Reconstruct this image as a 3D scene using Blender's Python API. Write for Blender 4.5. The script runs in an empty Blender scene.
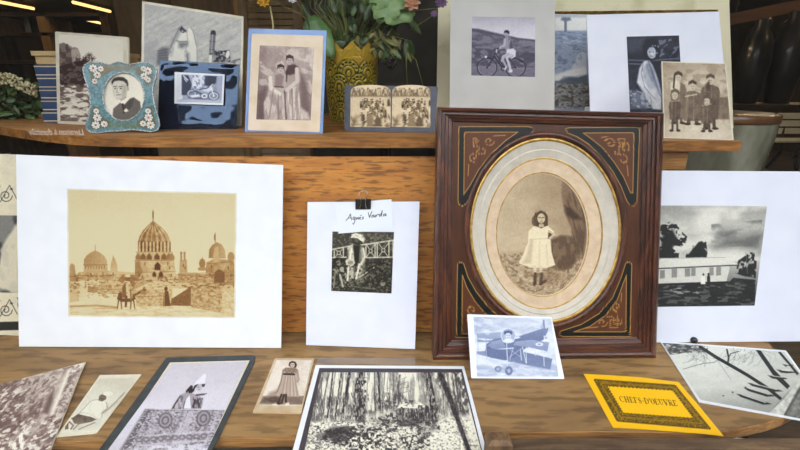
import bpy, bmesh, math, random
import numpy as np
from mathutils import Vector, Matrix

# ------------------------------------------------------------------ scene
scn = bpy.context.scene
col = scn.collection
F_PX = 430.0
CAM = np.array([0.0, 0.0, 1.30])
PITCH = math.atan(143.0 / 430.0)
TABLE = 0.75          # top of the lower table
SHELF = 1.188         # top of the upper board
SHELF_R = 1.175       # top of the right hand board
FWD = np.array([0, math.cos(PITCH), -math.sin(PITCH)])
UPV = np.array([0, math.sin(PITCH), math.cos(PITCH)])

def ray(px, py):
    px = np.asarray(px, float); py = np.asarray(py, float)
    r = np.zeros(px.shape + (3,))
    r[..., 0] = (px - 400) / F_PX
    t = (225 - py) / F_PX
    r[..., 1] = FWD[1] + t * UPV[1]
    r[..., 2] = FWD[2] + t * UPV[2]
    return r

def at_z(px, py, z):
    r = ray(px, py)
    return CAM + r * ((z - CAM[2]) / r[..., 2])[..., None]

def at_y(px, py, y):
    r = ray(px, py)
    return CAM + r * (y / r[..., 1])[..., None]

class Plane:
    """a measured plane: point, normal towards the street"""
    def __init__(s, A, n):
        s.A = np.array(A, float); s.n = np.array(n, float) / np.linalg.norm(n)
    def P(s, px, py, off=0.0):
        r = ray(px, py)
        a = s.A + s.n * off
        return CAM + r * (np.dot(a - CAM, s.n) / (r @ s.n))[..., None]

def upright(bl, br, lean, z):
    """plane through a foot edge standing on height z, leaning back"""
    a = at_z(*bl, z); b = at_z(*br, z)
    e = b - a; e /= np.linalg.norm(e)
    back = np.array([-e[1], e[0], 0.0])
    l = math.radians(lean)
    up = np.array([0, 0, math.cos(l)]) + back * math.sin(l)
    n = np.cross(e, up)
    p = Plane(a, n); p.foot = (a + b) / 2; p.e = e; p.up = up; p.zmin = z + .0003
    return p

def flat(z, tilt=None):
    p = Plane([0, 0, z], [0, 0, 1]); return p

# ------------------------------------------------------------------ objects
def link(name, me, mat=None, parent=None, smooth=False):
    o = bpy.data.objects.new(name, me); col.objects.link(o)
    if mat is not None and not me.materials: me.materials.append(mat)
    if parent is not None:
        o.parent = parent
        if parent.type == 'EMPTY': o.matrix_parent_inverse = Matrix.Translation(parent.location).inverted()
    if smooth:
        for p in me.polygons: p.use_smooth = True
    return o

def mesh(name, verts, faces, mat=None, parent=None, smooth=False):
    me = bpy.data.meshes.new(name)
    me.from_pydata([tuple(map(float, v)) for v in verts], [], faces)
    me.validate(); me.update()
    bm = bmesh.new(); bm.from_mesh(me); bmesh.ops.recalc_face_normals(bm, faces=bm.faces); bm.to_mesh(me); bm.free()
    return link(name, me, mat, parent, smooth)

def thing(name, label, cat, loc, group=None):
    o = bpy.data.objects.new(name, None); col.objects.link(o)
    o.empty_display_size = 0.02
    o.location = tuple(float(v) for v in loc)
    return tag(o, label, cat, group)

def tag(o, label, cat, group=None):
    o['label'] = label; o['category'] = cat
    if group: o['group'] = group
    return o

def structure(o):
    o['kind'] = 'structure'; return o

class MB:
    """collects shapes into one mesh"""
    def __init__(s): s.v = []; s.f = []
    def add(s, vs, fs):
        k = len(s.v); s.v += [tuple(map(float, v)) for v in vs]; s.f += [tuple(i + k for i in f) for f in fs]
        return s
    def box(s, c, d, rot=None):
        c = Vector(c); x, y, z = d[0] / 2, d[1] / 2, d[2] / 2
        vs = [Vector((sx * x, sy * y, sz * z)) for sx in (-1, 1) for sy in (-1, 1) for sz in (-1, 1)]
        if rot is not None: vs = [rot @ v for v in vs]
        return s.add([v + c for v in vs], [(0, 1, 3, 2), (4, 6, 7, 5), (0, 4, 5, 1), (2, 3, 7, 6), (0, 2, 6, 4), (1, 5, 7, 3)])
    def prism(s, bottom, top):
        n = len(bottom)
        return s.add(list(bottom) + list(top), [tuple(range(n))[::-1], tuple(range(n, 2 * n))] + [(i, (i + 1) % n, n + (i + 1) % n, n + i) for i in range(n)])
    def tube(s, pts, rad, seg=8, caps=True):
        pts = [Vector(p) for p in pts]; n = len(pts)
        if not hasattr(rad, '__len__'): rad = [rad] * n
        vs = []; fs = []
        prev = None
        for i, p in enumerate(pts):
            d = (pts[min(i + 1, n - 1)] - pts[max(i - 1, 0)]).normalized()
            ref = prev if prev is not None else (Vector((0, 0, 1)) if abs(d.z) < .9 else Vector((1, 0, 0)))
            a = d.cross(ref).normalized(); b = a.cross(d).normalized(); prev = b
            for k in range(seg):
                t = 2 * math.pi * k / seg
                vs.append(p + (a * math.cos(t) + b * math.sin(t)) * rad[i])
        for i in range(n - 1):
            for k in range(seg):
                fs.append((i * seg + k, i * seg + (k + 1) % seg, (i + 1) * seg + (k + 1) % seg, (i + 1) * seg + k))
        if caps:
            fs.append(tuple(range(seg))[::-1]); fs.append(tuple(range((n - 1) * seg, n * seg)))
        return s.add(vs, fs)
    def lathe(s, prof, c, seg=32):
        vs = []; fs = []; n = len(prof)
        for r, z in prof:
            for k in range(seg):
                t = 2 * math.pi * k / seg
                vs.append((c[0] + r * math.cos(t), c[1] + r * math.sin(t), c[2] + z))
        for i in range(n - 1):
            for k in range(seg):
                fs.append((i * seg + k, i * seg + (k + 1) % seg, (i + 1) * seg + (k + 1) % seg, (i + 1) * seg + k))
        fs.append(tuple(range(seg))[::-1]); fs.append(tuple(range((n - 1) * seg, n * seg)))
        return s.add(vs, fs)
    def ball(s, c, r, seg=10, ring=6, sc=(1, 1, 1)):
        vs = []; fs = []
        for i in range(1, ring):
            a = math.pi * i / ring
            for k in range(seg):
                t = 2 * math.pi * k / seg
                vs.append((c[0] + r * sc[0] * math.sin(a) * math.cos(t), c[1] + r * sc[1] * math.sin(a) * math.sin(t), c[2] + r * sc[2] * math.cos(a)))
        vs.append((c[0], c[1], c[2] + r * sc[2])); vs.append((c[0], c[1], c[2] - r * sc[2]))
        T = len(vs) - 2
        for i in range(ring - 2):
            for k in range(seg):
                fs.append((i * seg + k, (i + 1) * seg + k, (i + 1) * seg + (k + 1) % seg, i * seg + (k + 1) % seg))
        for k in range(seg):
            fs.append((T, k, (k + 1) % seg)); fs.append((T + 1, (ring - 2) * seg + (k + 1) % seg, (ring - 2) * seg + k))
        return s.add(vs, fs)
    def build(s, name, mat=None, parent=None, smooth=False):
        return mesh(name, s.v, s.f, mat, parent, smooth)

# ------------------------------------------------------------------ materials
def srgb(c):
    c = np.asarray(c, float)
    if c.max() > 1.001: c = c / 255.0
    return np.where(c <= .04045, c / 12.92, ((c + .055) / 1.055) ** 2.4)

def L(c): return tuple(float(v) for v in srgb(c)) + (1.0,)

def mat(name, c, rough=.6, c2=None, scale=(8, 8, 8), detail=6, bump=0.0, metal=0.0, coat=0.0, contrast=(.35, .65), spec=.5, c3=None, ior=None, distort=0.0, coatr=.1, brough=None):
    """principled surface with object-space noise between two or three tones"""
    m = bpy.data.materials.new(name); m.use_nodes = True
    nt = m.node_tree; b = nt.nodes['Principled BSDF']
    b.inputs['Roughness'].default_value = rough; b.inputs['Metallic'].default_value = metal
    b.inputs['Coat Weight'].default_value = coat; b.inputs['Coat Roughness'].default_value = coatr
    b.inputs['Specular IOR Level'].default_value = spec
    if ior: b.inputs['IOR'].default_value = ior
    c2 = c2 if c2 is not None else tuple(v * .94 for v in c)
    tc = nt.nodes.new('ShaderNodeTexCoord'); mp = nt.nodes.new('ShaderNodeMapping')
    mp.inputs['Scale'].default_value = scale
    ns = nt.nodes.new('ShaderNodeTexNoise'); ns.inputs['Scale'].default_value = 1.0
    ns.inputs['Detail'].default_value = detail; ns.inputs['Distortion'].default_value = distort
    rp = nt.nodes.new('ShaderNodeValToRGB')
    rp.color_ramp.elements[0].position = contrast[0]; rp.color_ramp.elements[0].color = L(c2)
    rp.color_ramp.elements[1].position = contrast[1]; rp.color_ramp.elements[1].color = L(c)
    if c3 is not None:
        e = rp.color_ramp.elements.new(min(.99, contrast[1] + .12)); e.color = L(c3)
    nt.links.new(tc.outputs['Object'], mp.inputs['Vector']); nt.links.new(mp.outputs[0], ns.inputs['Vector'])
    nt.links.new(ns.outputs['Fac'], rp.inputs[0]); nt.links.new(rp.outputs[0], b.inputs['Base Color'])
    if bump:
        bp = nt.nodes.new('ShaderNodeBump'); bp.inputs['Strength'].default_value = bump; bp.inputs['Distance'].default_value = .002
        nt.links.new(ns.outputs['Fac'], bp.inputs['Height']); nt.links.new(bp.outputs[0], b.inputs['Normal'])
    return m

def wood(name, base, dark, light, stretch=(3, 40, 40), rough=.5, bump=.15, coat=0.0, fine_k=5, fine_amt=.45, edge=(.42, .56)):
    """long grained timber: broad figure plus fine streaks, both stretched along the grain"""
    m = bpy.data.materials.new(name); m.use_nodes = True
    nt = m.node_tree; b = nt.nodes['Principled BSDF']; N = nt.nodes.new; K = nt.links.new
    b.inputs['Roughness'].default_value = rough; b.inputs['Coat Weight'].default_value = coat; b.inputs['Coat Roughness'].default_value = .15
    tc = N('ShaderNodeTexCoord')
    mp = N('ShaderNodeMapping'); mp.inputs['Scale'].default_value = stretch
    n1 = N('ShaderNodeTexNoise'); n1.inputs['Scale'].default_value = 1; n1.inputs['Detail'].default_value = 8; n1.inputs['Distortion'].default_value = .4
    rp = N('ShaderNodeValToRGB'); e = rp.color_ramp.elements
    e[0].position = .30; e[0].color = L(dark); e[1].position = .72; e[1].color = L(light)
    x = e.new(.5); x.color = L(base)
    K(tc.outputs['Object'], mp.inputs['Vector']); K(mp.outputs[0], n1.inputs['Vector']); K(n1.outputs['Fac'], rp.inputs[0])
    mp2 = N('ShaderNodeMapping'); mp2.inputs['Scale'].default_value = tuple(s * fine_k for s in stretch)
    n2 = N('ShaderNodeTexNoise'); n2.inputs['Scale'].default_value = 1; n2.inputs['Detail'].default_value = 4
    K(tc.outputs['Object'], mp2.inputs['Vector']); K(mp2.outputs[0], n2.inputs['Vector'])
    r2 = N('ShaderNodeValToRGB'); r2.color_ramp.elements[0].position = edge[0]; r2.color_ramp.elements[0].color = (.28, .25, .22, 1)
    r2.color_ramp.elements[1].position = edge[1]; r2.color_ramp.elements[1].color = (1, 1, 1, 1)
    K(n2.outputs['Fac'], r2.inputs[0])
    mx = N('ShaderNodeMix'); mx.data_type = 'RGBA'; mx.blend_type = 'MULTIPLY'; mx.inputs[0].default_value = fine_amt
    K(rp.outputs[0], mx.inputs[6]); K(r2.outputs[0], mx.inputs[7]); K(mx.outputs[2], b.inputs['Base Color'])
    bp = N('ShaderNodeBump'); bp.inputs['Strength'].default_value = bump; bp.inputs['Distance'].default_value = .001
    K(n2.outputs['Fac'], bp.inputs['Height']); K(bp.outputs[0], b.inputs['Normal'])
    return m

def ink(name, rough=.45, coat=0.0, metal=0.0, spec=.4):
    """printed surface: pigment comes from the mesh's own colour attribute"""
    m = bpy.data.materials.new(name); m.use_nodes = True
    nt = m.node_tree; b = nt.nodes['Principled BSDF']
    b.inputs['Roughness'].default_value = rough; b.inputs['Coat Weight'].default_value = coat; b.inputs['Coat Roughness'].default_value = .06
    b.inputs['Metallic'].default_value = metal; b.inputs['Specular IOR Level'].default_value = spec
    a = nt.nodes.new('ShaderNodeAttribute'); a.attribute_name = 'pigment'
    n = nt.nodes.new('ShaderNodeTexNoise'); n.inputs['Scale'].default_value = 900; n.inputs['Detail'].default_value = 2
    tc = nt.nodes.new('ShaderNodeTexCoord'); nt.links.new(tc.outputs['Object'], n.inputs['Vector'])
    mr = nt.nodes.new('ShaderNodeMapRange'); mr.inputs['To Min'].default_value = .93; mr.inputs['To Max'].default_value = 1.07
    nt.links.new(n.outputs['Fac'], mr.inputs[0])
    mx = nt.nodes.new('ShaderNodeVectorMath'); mx.operation = 'SCALE'
    nt.links.new(a.outputs['Color'], mx.inputs[0]); nt.links.new(mr.outputs[0], mx.inputs['Scale'])
    nt.links.new(mx.outputs[0], b.inputs['Base Color'])
    return m

def glass(name, strength=1.0, ior=1.5, tint=(1, 1, 1), rough=0.0):
    m = bpy.data.materials.new(name); m.use_nodes = True
    nt = m.node_tree; nt.nodes.clear(); N = nt.nodes.new
    o = N('ShaderNodeOutputMaterial'); t = N('ShaderNodeBsdfTransparent'); g = N('ShaderNodeBsdfGlossy'); mx = N('ShaderNodeMixShader'); fr = N('ShaderNodeFresnel')
    t.inputs[0].default_value = (*tint, 1); g.inputs['Roughness'].default_value = rough; fr.inputs[0].default_value = ior
    mu = N('ShaderNodeMath'); mu.operation = 'MULTIPLY'; mu.inputs[1].default_value = strength
    ge = N('ShaderNodeNewGeometry'); mr = N('ShaderNodeMapRange'); mr.inputs['To Min'].default_value = ior; mr.inputs['To Max'].default_value = 1 / ior
    nt.links.new(ge.outputs['Backfacing'], mr.inputs[0]); nt.links.new(mr.outputs[0], fr.inputs[0])
    nt.links.new(fr.outputs[0], mu.inputs[0]); nt.links.new(mu.outputs[0], mx.inputs[0])
    nt.links.new(t.outputs[0], mx.inputs[1]); nt.links.new(g.outputs[0], mx.inputs[2]); nt.links.new(mx.outputs[0], o.inputs[0])
    return m

def lamp_mat(name, c, s):
    m = bpy.data.materials.new(name); m.use_nodes = True
    b = m.node_tree.nodes['Principled BSDF']; b.inputs['Base Color'].default_value = L(c)
    b.inputs['Emission Color'].default_value = L(c); b.inputs['Emission Strength'].default_value = s
    return m

# ------------------------------------------------------------------ printing
def _hash(ix, iy, seed):
    n = (ix.astype(np.int64) * 374761393 + iy.astype(np.int64) * 668265263 + seed * 974634777) & 0x7fffffff
    n = ((n ^ (n >> 13)) * 1274126177) & 0x7fffffff
    return ((n ^ (n >> 16)) & 0xffff) / 65535.0

def vnoise(x, y, seed=0, oct=3):
    out = np.zeros_like(x); amp = .5; tot = 0
    for o in range(oct):
        ix = np.floor(x); iy = np.floor(y); fx = x - ix; fy = y - iy
        fx = fx * fx * (3 - 2 * fx); fy = fy * fy * (3 - 2 * fy)
        a = _hash(ix, iy, seed + o); b = _hash(ix + 1, iy, seed + o); c = _hash(ix, iy + 1, seed + o); d = _hash(ix + 1, iy + 1, seed + o)
        out += amp * (a + (b - a) * fx + (c - a) * fy + (a - b - c + d) * fx * fy); tot += amp
        amp *= .5; x = x * 2.03 + 7.1; y = y * 2.03 + 3.7
    return out / tot

class Ink:
    """a drawing evaluated at sample points; grey tones, then toned"""
    def __init__(s, X, Y, g=.5):
        s.X = X.ravel().astype(float); s.Y = Y.ravel().astype(float)
        s.g = np.full(s.X.shape, float(g)); s.x = s.X; s.y = s.Y; s.s = 1.0; s.rgb = None
    def at(s, x0, y0, k):
        s.x = (s.X - x0) * k; s.y = (s.Y - y0) * k; s.s = k; return s
    def _sel(s, x0, y0, x1, y1):
        return np.nonzero((s.x > x0) & (s.x < x1) & (s.y > y0) & (s.y < y1))[0]
    def _put(s, i, m, g, a=1.0):
        m = m * a; s.g[i] = s.g[i] * (1 - m) + np.asarray(g) * m
        return s
    def _pm(s, pts, soft):
        p = np.asarray(pts, float); w = soft * s.s
        i = s._sel(p[:, 0].min() - w, p[:, 1].min() - w, p[:, 0].max() + w, p[:, 1].max() + w)
        x = s.x[i]; y = s.y[i]
        d = np.full(x.shape, 1e18); sg = np.ones(x.shape)
        n = len(p)
        for k in range(n):
            a = p[k]; b = p[k - 1]; e = b - a; wx = x - a[0]; wy = y - a[1]
            t = np.clip((wx * e[0] + wy * e[1]) / max(1e-9, e @ e), 0, 1)
            d = np.minimum(d, (wx - e[0] * t) ** 2 + (wy - e[1] * t) ** 2)
            c1 = y >= a[1]; c2 = y < b[1]; c3 = e[0] * wy > e[1] * wx
            fl = (c1 & c2 & c3) | (~c1 & ~c2 & ~c3); sg = np.where(fl, -sg, sg)
        sd = sg * np.sqrt(d)
        return i, np.clip(.5 - sd / w, 0, 1)
    def gv(s, stops):
        s.g[:] = np.interp(s.y, [q[0] for q in stops], [q[1] for q in stops]); return s
    def gh(s, stops, a=.5):
        s.g = s.g * (1 - a) + a * np.interp(s.x, [q[0] for q in stops], [q[1] for q in stops]); return s
    def p(s, pts, g, soft=.7, a=1.0, g2=None, ax='y'):
        """filled outline; g2: tone at the far end along ax"""
        i, m = s._pm(pts, soft)
        if g2 is not None and len(i):
            q = (s.y if ax == 'y' else s.x)[i]; pa = np.asarray(pts, float)[:, 1 if ax == 'y' else 0]
            t = np.clip((q - pa.min()) / max(1e-6, pa.max() - pa.min()), 0, 1); g = g + (g2 - g) * t
        return s._put(i, m, g, a)
    def e(s, cx, cy, rx, ry, g, rot=0, a=1.0, soft=.7):
        R = max(rx, ry) + soft * s.s
        i = s._sel(cx - R, cy - R, cx + R, cy + R)
        c, n = math.cos(math.radians(rot)), math.sin(math.radians(rot))
        x = s.x[i] - cx; y = s.y[i] - cy; u = (x * c + y * n) / rx; v = (-x * n + y * c) / ry
        r = np.sqrt(u * u + v * v); sd = (r - 1) * min(rx, ry)
        return s._put(i, np.clip(.5 - sd / (soft * s.s), 0, 1), g, a)
    def l(s, pts, w, g, a=1.0, soft=.6):
        p = np.asarray(pts, float); h = w / 2; M = h + soft * s.s
        i = s._sel(p[:, 0].min() - M, p[:, 1].min() - M, p[:, 0].max() + M, p[:, 1].max() + M)
        if not len(i): return s
        x = s.x[i]; y = s.y[i]; d = np.full(x.shape, 1e18)
        for k in range(len(p) - 1):
            e = p[k + 1] - p[k]; wx = x - p[k][0]; wy = y - p[k][1]
            t = np.clip((wx * e[0] + wy * e[1]) / max(1e-9, e @ e), 0, 1)
            d = np.minimum(d, (wx - e[0] * t) ** 2 + (wy - e[1] * t) ** 2)
        sd = np.sqrt(d) - h
        return s._put(i, np.clip(.5 - sd / (soft * s.s), 0, 1), g, a)
    def n(s, amp, sx, sy=None, seed=1, pts=None, oct=3):
        """mottle: add noise, cell size sx, sy in drawing units"""
        sy = sy or sx
        if pts is None: i = np.arange(len(s.x)); m = 1.0
        else: i, m = s._pm(pts, .8)
        s.g[i] += amp * m * (vnoise(s.x[i] / sx, s.y[i] / sy, seed, oct) - .5) * 2
        return s
    def t(s, pts, g, thr, sx, sy=None, seed=1, a=1.0, soft=.12, oct=3, edge=1.0, ang=0):
        """blotches: tone g where noise exceeds thr inside the outline"""
        sy = sy or sx; i, m = s._pm(pts, edge)
        x = s.x[i]; y = s.y[i]
        if ang:
            c, q = math.cos(math.radians(ang)), math.sin(math.radians(ang)); x, y = x * c + y * q, -x * q + y * c
        v = vnoise(x / sx, y / sy, seed, oct)
        return s._put(i, m * np.clip((v - thr) / soft + .5, 0, 1), g, a)
    def tone(s, *stops, k=1.3, grain=.06):
        g = (s.g - .54) * k + .51 if k != 1 else s.g
        if grain: g = g + grain * 2 * (vnoise(s.X / .8, s.Y / .8, 91, 2) - .5)
        g = np.clip(g, 0, 1); xs = np.linspace(0, 1, len(stops)); st = np.array([np.array(c, float) / 255 for c in stops])
        s.rgb = np.stack([np.interp(g, xs, st[:, k]) for k in range(3)], -1); return s
    def tint(s, c, a, pts=None, soft=3):
        if pts is None: i = slice(None); m = np.ones(len(s.x))
        else: i, m = s._pm(pts, soft)
        m = (m * a)[:, None]; s.rgb[i] = s.rgb[i] * (1 - m) + np.array(c, float) / 255 * m; return s
    def linear(s): return srgb(np.clip(s.rgb, 0, 1))

def _pig(me, lin):
    at = me.color_attributes.new('pigment', 'FLOAT_COLOR', 'POINT')
    a = np.ones((len(lin), 4), np.float32); a[:, :3] = lin
    at.data.foreach_set('color', a.ravel())

def grid_mesh(name, V, nu, nv, mat, parent, lin, closed=False, smooth=False):
    k = np.arange(nu * nv).reshape(nv, nu)
    a = k[:-1, :-1].ravel(); b = k[:-1, 1:].ravel(); c = k[1:, 1:].ravel(); d = k[1:, :-1].ravel()
    f = np.stack([a, d, c, b], 1)
    if closed: f = np.concatenate([f, np.stack([k[:-1, -1], k[1:, -1], k[1:, 0], k[:-1, 0]], 1)])
    me = bpy.data.meshes.new(name)
    me.vertices.add(len(V)); me.vertices.foreach_set('co', V.astype(np.float32).ravel())
    me.loops.add(f.size); me.loops.foreach_set('vertex_index', f.ravel().astype(np.int32))
    me.polygons.add(len(f)); me.polygons.foreach_set('loop_start', np.arange(0, f.size, 4, dtype=np.int32))
    me.update(calc_edges=True); me.validate()
    _pig(me, lin)
    return link(name, me, mat, parent, smooth)

def quad_samples(q, den=2.0):
    q = np.array(q, float)
    w = max(np.linalg.norm(q[1] - q[0]), np.linalg.norm(q[2] - q[3])); h = max(np.linalg.norm(q[3] - q[0]), np.linalg.norm(q[2] - q[1]))
    nu = max(4, int(w * den)); nv = max(4, int(h * den))
    u, v = np.meshgrid(np.linspace(0, 1, nu), np.linspace(0, 1, nv))
    P = (q[0] * ((1 - u) * (1 - v))[..., None] + q[1] * (u * (1 - v))[..., None] + q[2] * (u * v)[..., None] + q[3] * ((1 - u) * v)[..., None])
    return P[..., 0], P[..., 1], nu, nv

def picture(name, plane, q, off, draw, mat, parent, den=2.0, lift=None):
    """the printed image: a fine grid lying on its mount, inked by draw(Ink)"""
    X, Y, nu, nv = quad_samples(q, den)
    c = Ink(X, Y); draw(c)
    V = plane.P(X.ravel(), Y.ravel(), off)
    return grid_mesh(name, V, nu, nv, mat, parent, c.linear())

def oval_picture(name, plane, cx, cy, rx, ry, off, draw, mat, parent, nr=60, nt=160, tilt=0):
    r, t = np.meshgrid(np.linspace(0.004, 1, nr), np.linspace(0, 2 * np.pi, nt, endpoint=False), indexing='ij')
    X = cx + rx * r * np.cos(t); Y = cy + ry * r * np.sin(t)
    c = Ink(X, Y); draw(c)
    V = plane.P(X.ravel(), Y.ravel(), off)
    return grid_mesh(name, V, nt, nr, mat, parent, c.linear(), closed=True)

def card(name, plane, poly, off, th, mat, parent):
    """a sheet of card: outline on the plane, front face at off + th"""
    p = np.array(poly, float)
    top = plane.P(p[:, 0], p[:, 1], off + th)
    bot = top - plane.n * th
    if hasattr(plane, 'zmin'): bot[:, 2] = np.maximum(bot[:, 2], plane.zmin); top[:, 2] = np.maximum(top[:, 2], plane.zmin)
    return MB().prism(bot, top).build(name, mat, parent)

def rnd(poly, r, k=4):
    """round the corners of an outline"""
    out = []; n = len(poly); P = [np.array(p, float) for p in poly]
    for i in range(n):
        a, b, c = P[i - 1], P[i], P[(i + 1) % n]
        d1 = (a - b) / np.linalg.norm(a - b); d2 = (c - b) / np.linalg.norm(c - b)
        s, e = b + d1 * r, b + d2 * r
        for j in range(k + 1):
            t = j / k; out.append(tuple((1 - t) ** 2 * s + 2 * t * (1 - t) * b + t * t * e))
    return out

def ell(cx, cy, rx, ry, n=64): return [(cx + rx * math.cos(2 * math.pi * k / n), cy + ry * math.sin(2 * math.pi * k / n)) for k in range(n)]

def loops_mesh(name, loops, mat, parent, smooth=False, cap=False):
    n = len(loops[0]); vs = []; fs = []
    for lp in loops: vs += [tuple(map(float, v)) for v in lp]
    for i in range(len(loops) - 1):
        for k in range(n): fs.append((i * n + k, i * n + (k + 1) % n, (i + 1) * n + (k + 1) % n, (i + 1) * n + k))
    if cap: fs.append(tuple(range(n))); 
    return mesh(name, vs, fs, mat, parent, smooth)
EXPOSURE = -0.22
# ------------------------------------------------------------------ what is printed on each sheet
SEPIA = ((70, 45, 28), (150, 118, 82), (226, 212, 178))
BROWN = ((58, 38, 34), (140, 116, 100), (232, 224, 208))
GREY = ((30, 30, 36), (130, 130, 136), (226, 226, 224))
BLUEGREY = ((52, 60, 100), (140, 152, 190), (228, 232, 240))

def pic_cairo(c):
    c.at(64, 185, 3.335)
    c.gv([(15, .80), (120, .84), (290, .95), (330, .86), (440, .86)])
    c.n(.03, 90, 60, 2)
    # distant ruins
    c.p([(14, 300), (60, 292), (160, 286), (240, 292), (380, 296), (470, 290), (572, 296), (572, 345), (14, 345)], .66)
    # left dome
    c.p([(64, 300), (66, 270), (144, 270), (150, 300)], .6)
    c.p([(66, 272), (66, 250), (74, 236), (88, 225), (104, 218), (120, 225), (136, 238), (144, 252), (144, 272)], .48, g2=.6, ax='x')
    c.l([(104, 200), (104, 220)], 2.5, .5)
    c.l([(64, 266), (146, 266)], 2, .42)
    for x in range(72, 144, 9): c.l([(x, 270), (x, 278)], 3, .42)
    c.p([(44, 300), (50, 290), (150, 286), (176, 300), (172, 318), (46, 318)], .58); c.n(.12, 12, 8, 5, [(44, 290), (176, 290), (172, 318), (46, 318)])
    c.p([(152, 300), (156, 262), (164, 238), (172, 248), (178, 268), (180, 300)], .55, g2=.66); c.l([(164, 236), (164, 246)], 2, .45)
    c.p([(18, 300), (18, 270), (26, 260), (36, 268), (40, 300)], .52)
    # twin minarets
    c.p([(384, 292), (386, 250), (410, 248), (412, 292)], .56)
    for x in (391, 402): c.l([(x, 226), (x, 250)], 7, .5); c.e(x, 226, 4, 4, .46)
    c.e(461, 262, 11, 17, .5); c.l([(461, 240), (461, 250)], 2, .45)
    # right tomb
    c.p([(472, 330), (474, 258), (500, 246), (560, 250), (568, 262), (570, 335)], .52); c.n(.12, 14, 12, 8, [(472, 258), (568, 250), (568, 330), (472, 330)])
    c.p([(482, 244), (484, 215), (494, 200), (510, 190), (526, 198), (537, 216), (540, 246)], .42, g2=.6, ax='x')
    c.l([(504, 160), (504, 192)], 3, .42); c.l([(503, 168), (503, 182)], 6, .4)
    c.p([(496, 262), (498, 232), (504, 206), (514, 206), (518, 232), (520, 262)], .6); c.e(557, 240, 12, 17, .5)
    c.p([(500, 326), (502, 292), (516, 280), (536, 292), (536, 326)], .34); c.l([(480, 262), (568, 256)], 2.5, .4)
    # central mausoleum
    body = [(236, 320), (237, 254), (368, 252), (372, 292), (378, 320)]
    c.p(body, .62); c.n(.14, 12, 9, 11, body)
    c.p([(236, 320), (237, 254), (252, 254), (262, 290), (244, 320)], .46)
    c.p([(240, 252), (242, 226), (362, 226), (364, 252)], .62)
    for x, d in ((247, .42), (264, .36), (284, .34), (310, .3), (333, .36), (350, .42), (360, .46)):
        c.p([(x - 9, 249), (x - 9, 238), (x, 226), (x + 9, 238), (x + 9, 249)], d, soft=1)
    c.l([(236, 252), (366, 251)], 2.5, .42); c.l([(240, 224), (362, 224)], 2, .4)
    for cx, cy, w, h in ((312, 270, 10, 14), (301, 297, 6, 9), (323, 297, 7, 10)):
        c.p([(cx - w, cy + h), (cx - w, cy - h * .2), (cx, cy - h), (cx + w, cy - h * .2), (cx + w, cy + h)], .24, soft=1)
    dome = [(246, 223), (246, 190), (252, 170), (264, 150), (280, 134), (297, 119), (314, 132), (332, 147), (346, 164), (354, 186), (356, 223)]
    c.p(dome, .40, g2=.58, ax='x')
    for k in range(11):
        x = 252 + k * 10; c.l([(297 + (x - 297) * .25, 134), (297 + (x - 297) * .8, 165), (x, 192)], 2.2, .3 if k % 2 else .72, .7)
    for x in range(252, 356, 12): c.l([(x, 192), (x, 220)], 5, .70, .8); c.l([(x + 6, 190), (x + 6, 221)], 4, .26, .8)
    c.n(.12, 10, 9, 17, dome); c.l([(297, 84), (297, 122)], 3, .38); c.l([(297, 90), (297, 110)], 5, .36)
    # ground, walls
    c.p([(14, 345), (240, 340), (380, 345), (572, 350), (572, 445), (14, 445)], .84); c.n(.04, 40, 10, 3, [(14, 345), (572, 345), (572, 445), (14, 445)])
    wl = [(112, 364), (114, 332), (196, 330), (238, 345), (244, 404), (350, 404), (360, 345), (352, 345), (240, 345), (200, 364)]
    c.p([(112, 364), (114, 332), (240, 336), (240, 364)], .60); c.n(.16, 6, 4, 31, [(112, 332), (240, 332), (240, 364), (112, 364)])
    c.p([(236, 346), (252, 318), (300, 312), (385, 318), (385, 344)], .7); c.n(.1, 8, 5, 33, [(236, 346), (252, 318), (385, 318), (385, 344)])
    w2 = [(240, 348), (362, 346), (362, 404), (240, 405)]; c.p(w2, .62); c.n(.2, 6, 4.5, 34, w2)
    c.p([(380, 326), (382, 292), (440, 292), (494, 306), (494, 328)], .55); c.n(.14, 7, 5, 35, [(380, 292), (494, 306), (494, 328), (380, 326)])
    c.p([(356, 402), (358, 380), (424, 338), (424, 404)], .36); c.n(.05, 7, 5, 36, [(356, 402), (424, 338), (424, 404)])
    w3 = [(424, 408), (424, 330), (500, 336), (530, 342), (530, 428)]; c.p(w3, .56); c.n(.2, 7, 5, 37, w3)
    c.p([(528, 345), (570, 342), (570, 440), (526, 428)], .72); c.n(.2, 7, 5, 38, [(528, 345), (570, 342), (570, 440), (526, 428)])
    c.p([(18, 392), (20, 326), (56, 318), (80, 322), (80, 354), (60, 376)], .78); c.p([(18, 392), (20, 334), (48, 334), (50, 386)], .66)
    c.p([(20, 300), (46, 300), (46, 322), (20, 322)], .5); c.p([(78, 358), (80, 340), (114, 340), (112, 358)], .5); c.p([(84, 338), (86, 318), (118, 316), (118, 338)], .78)
    c.p([(176, 320), (196, 298), (236, 300), (236, 346), (214, 330)], .44)
    c.l([(20, 405), (110, 402), (175, 408)], 7, .46, .8); c.l([(100, 412), (172, 412)], 4, .55, .8)
    # donkey and rider
    c.p([(176, 380), (182, 360), (204, 356), (234, 364), (240, 380), (224, 390), (190, 390)], .3)
    for x0, x1 in ((182, 178), (190, 192), (224, 222), (232, 236)): c.l([(x0, 384), (x1, 412)], 4.5, .32)
    c.l([(234, 368), (256, 356), (270, 350)], 9, .34); c.e(264, 358, 11, 6, .46, 30); c.l([(262, 350), (268, 340)], 3, .34)
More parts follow.
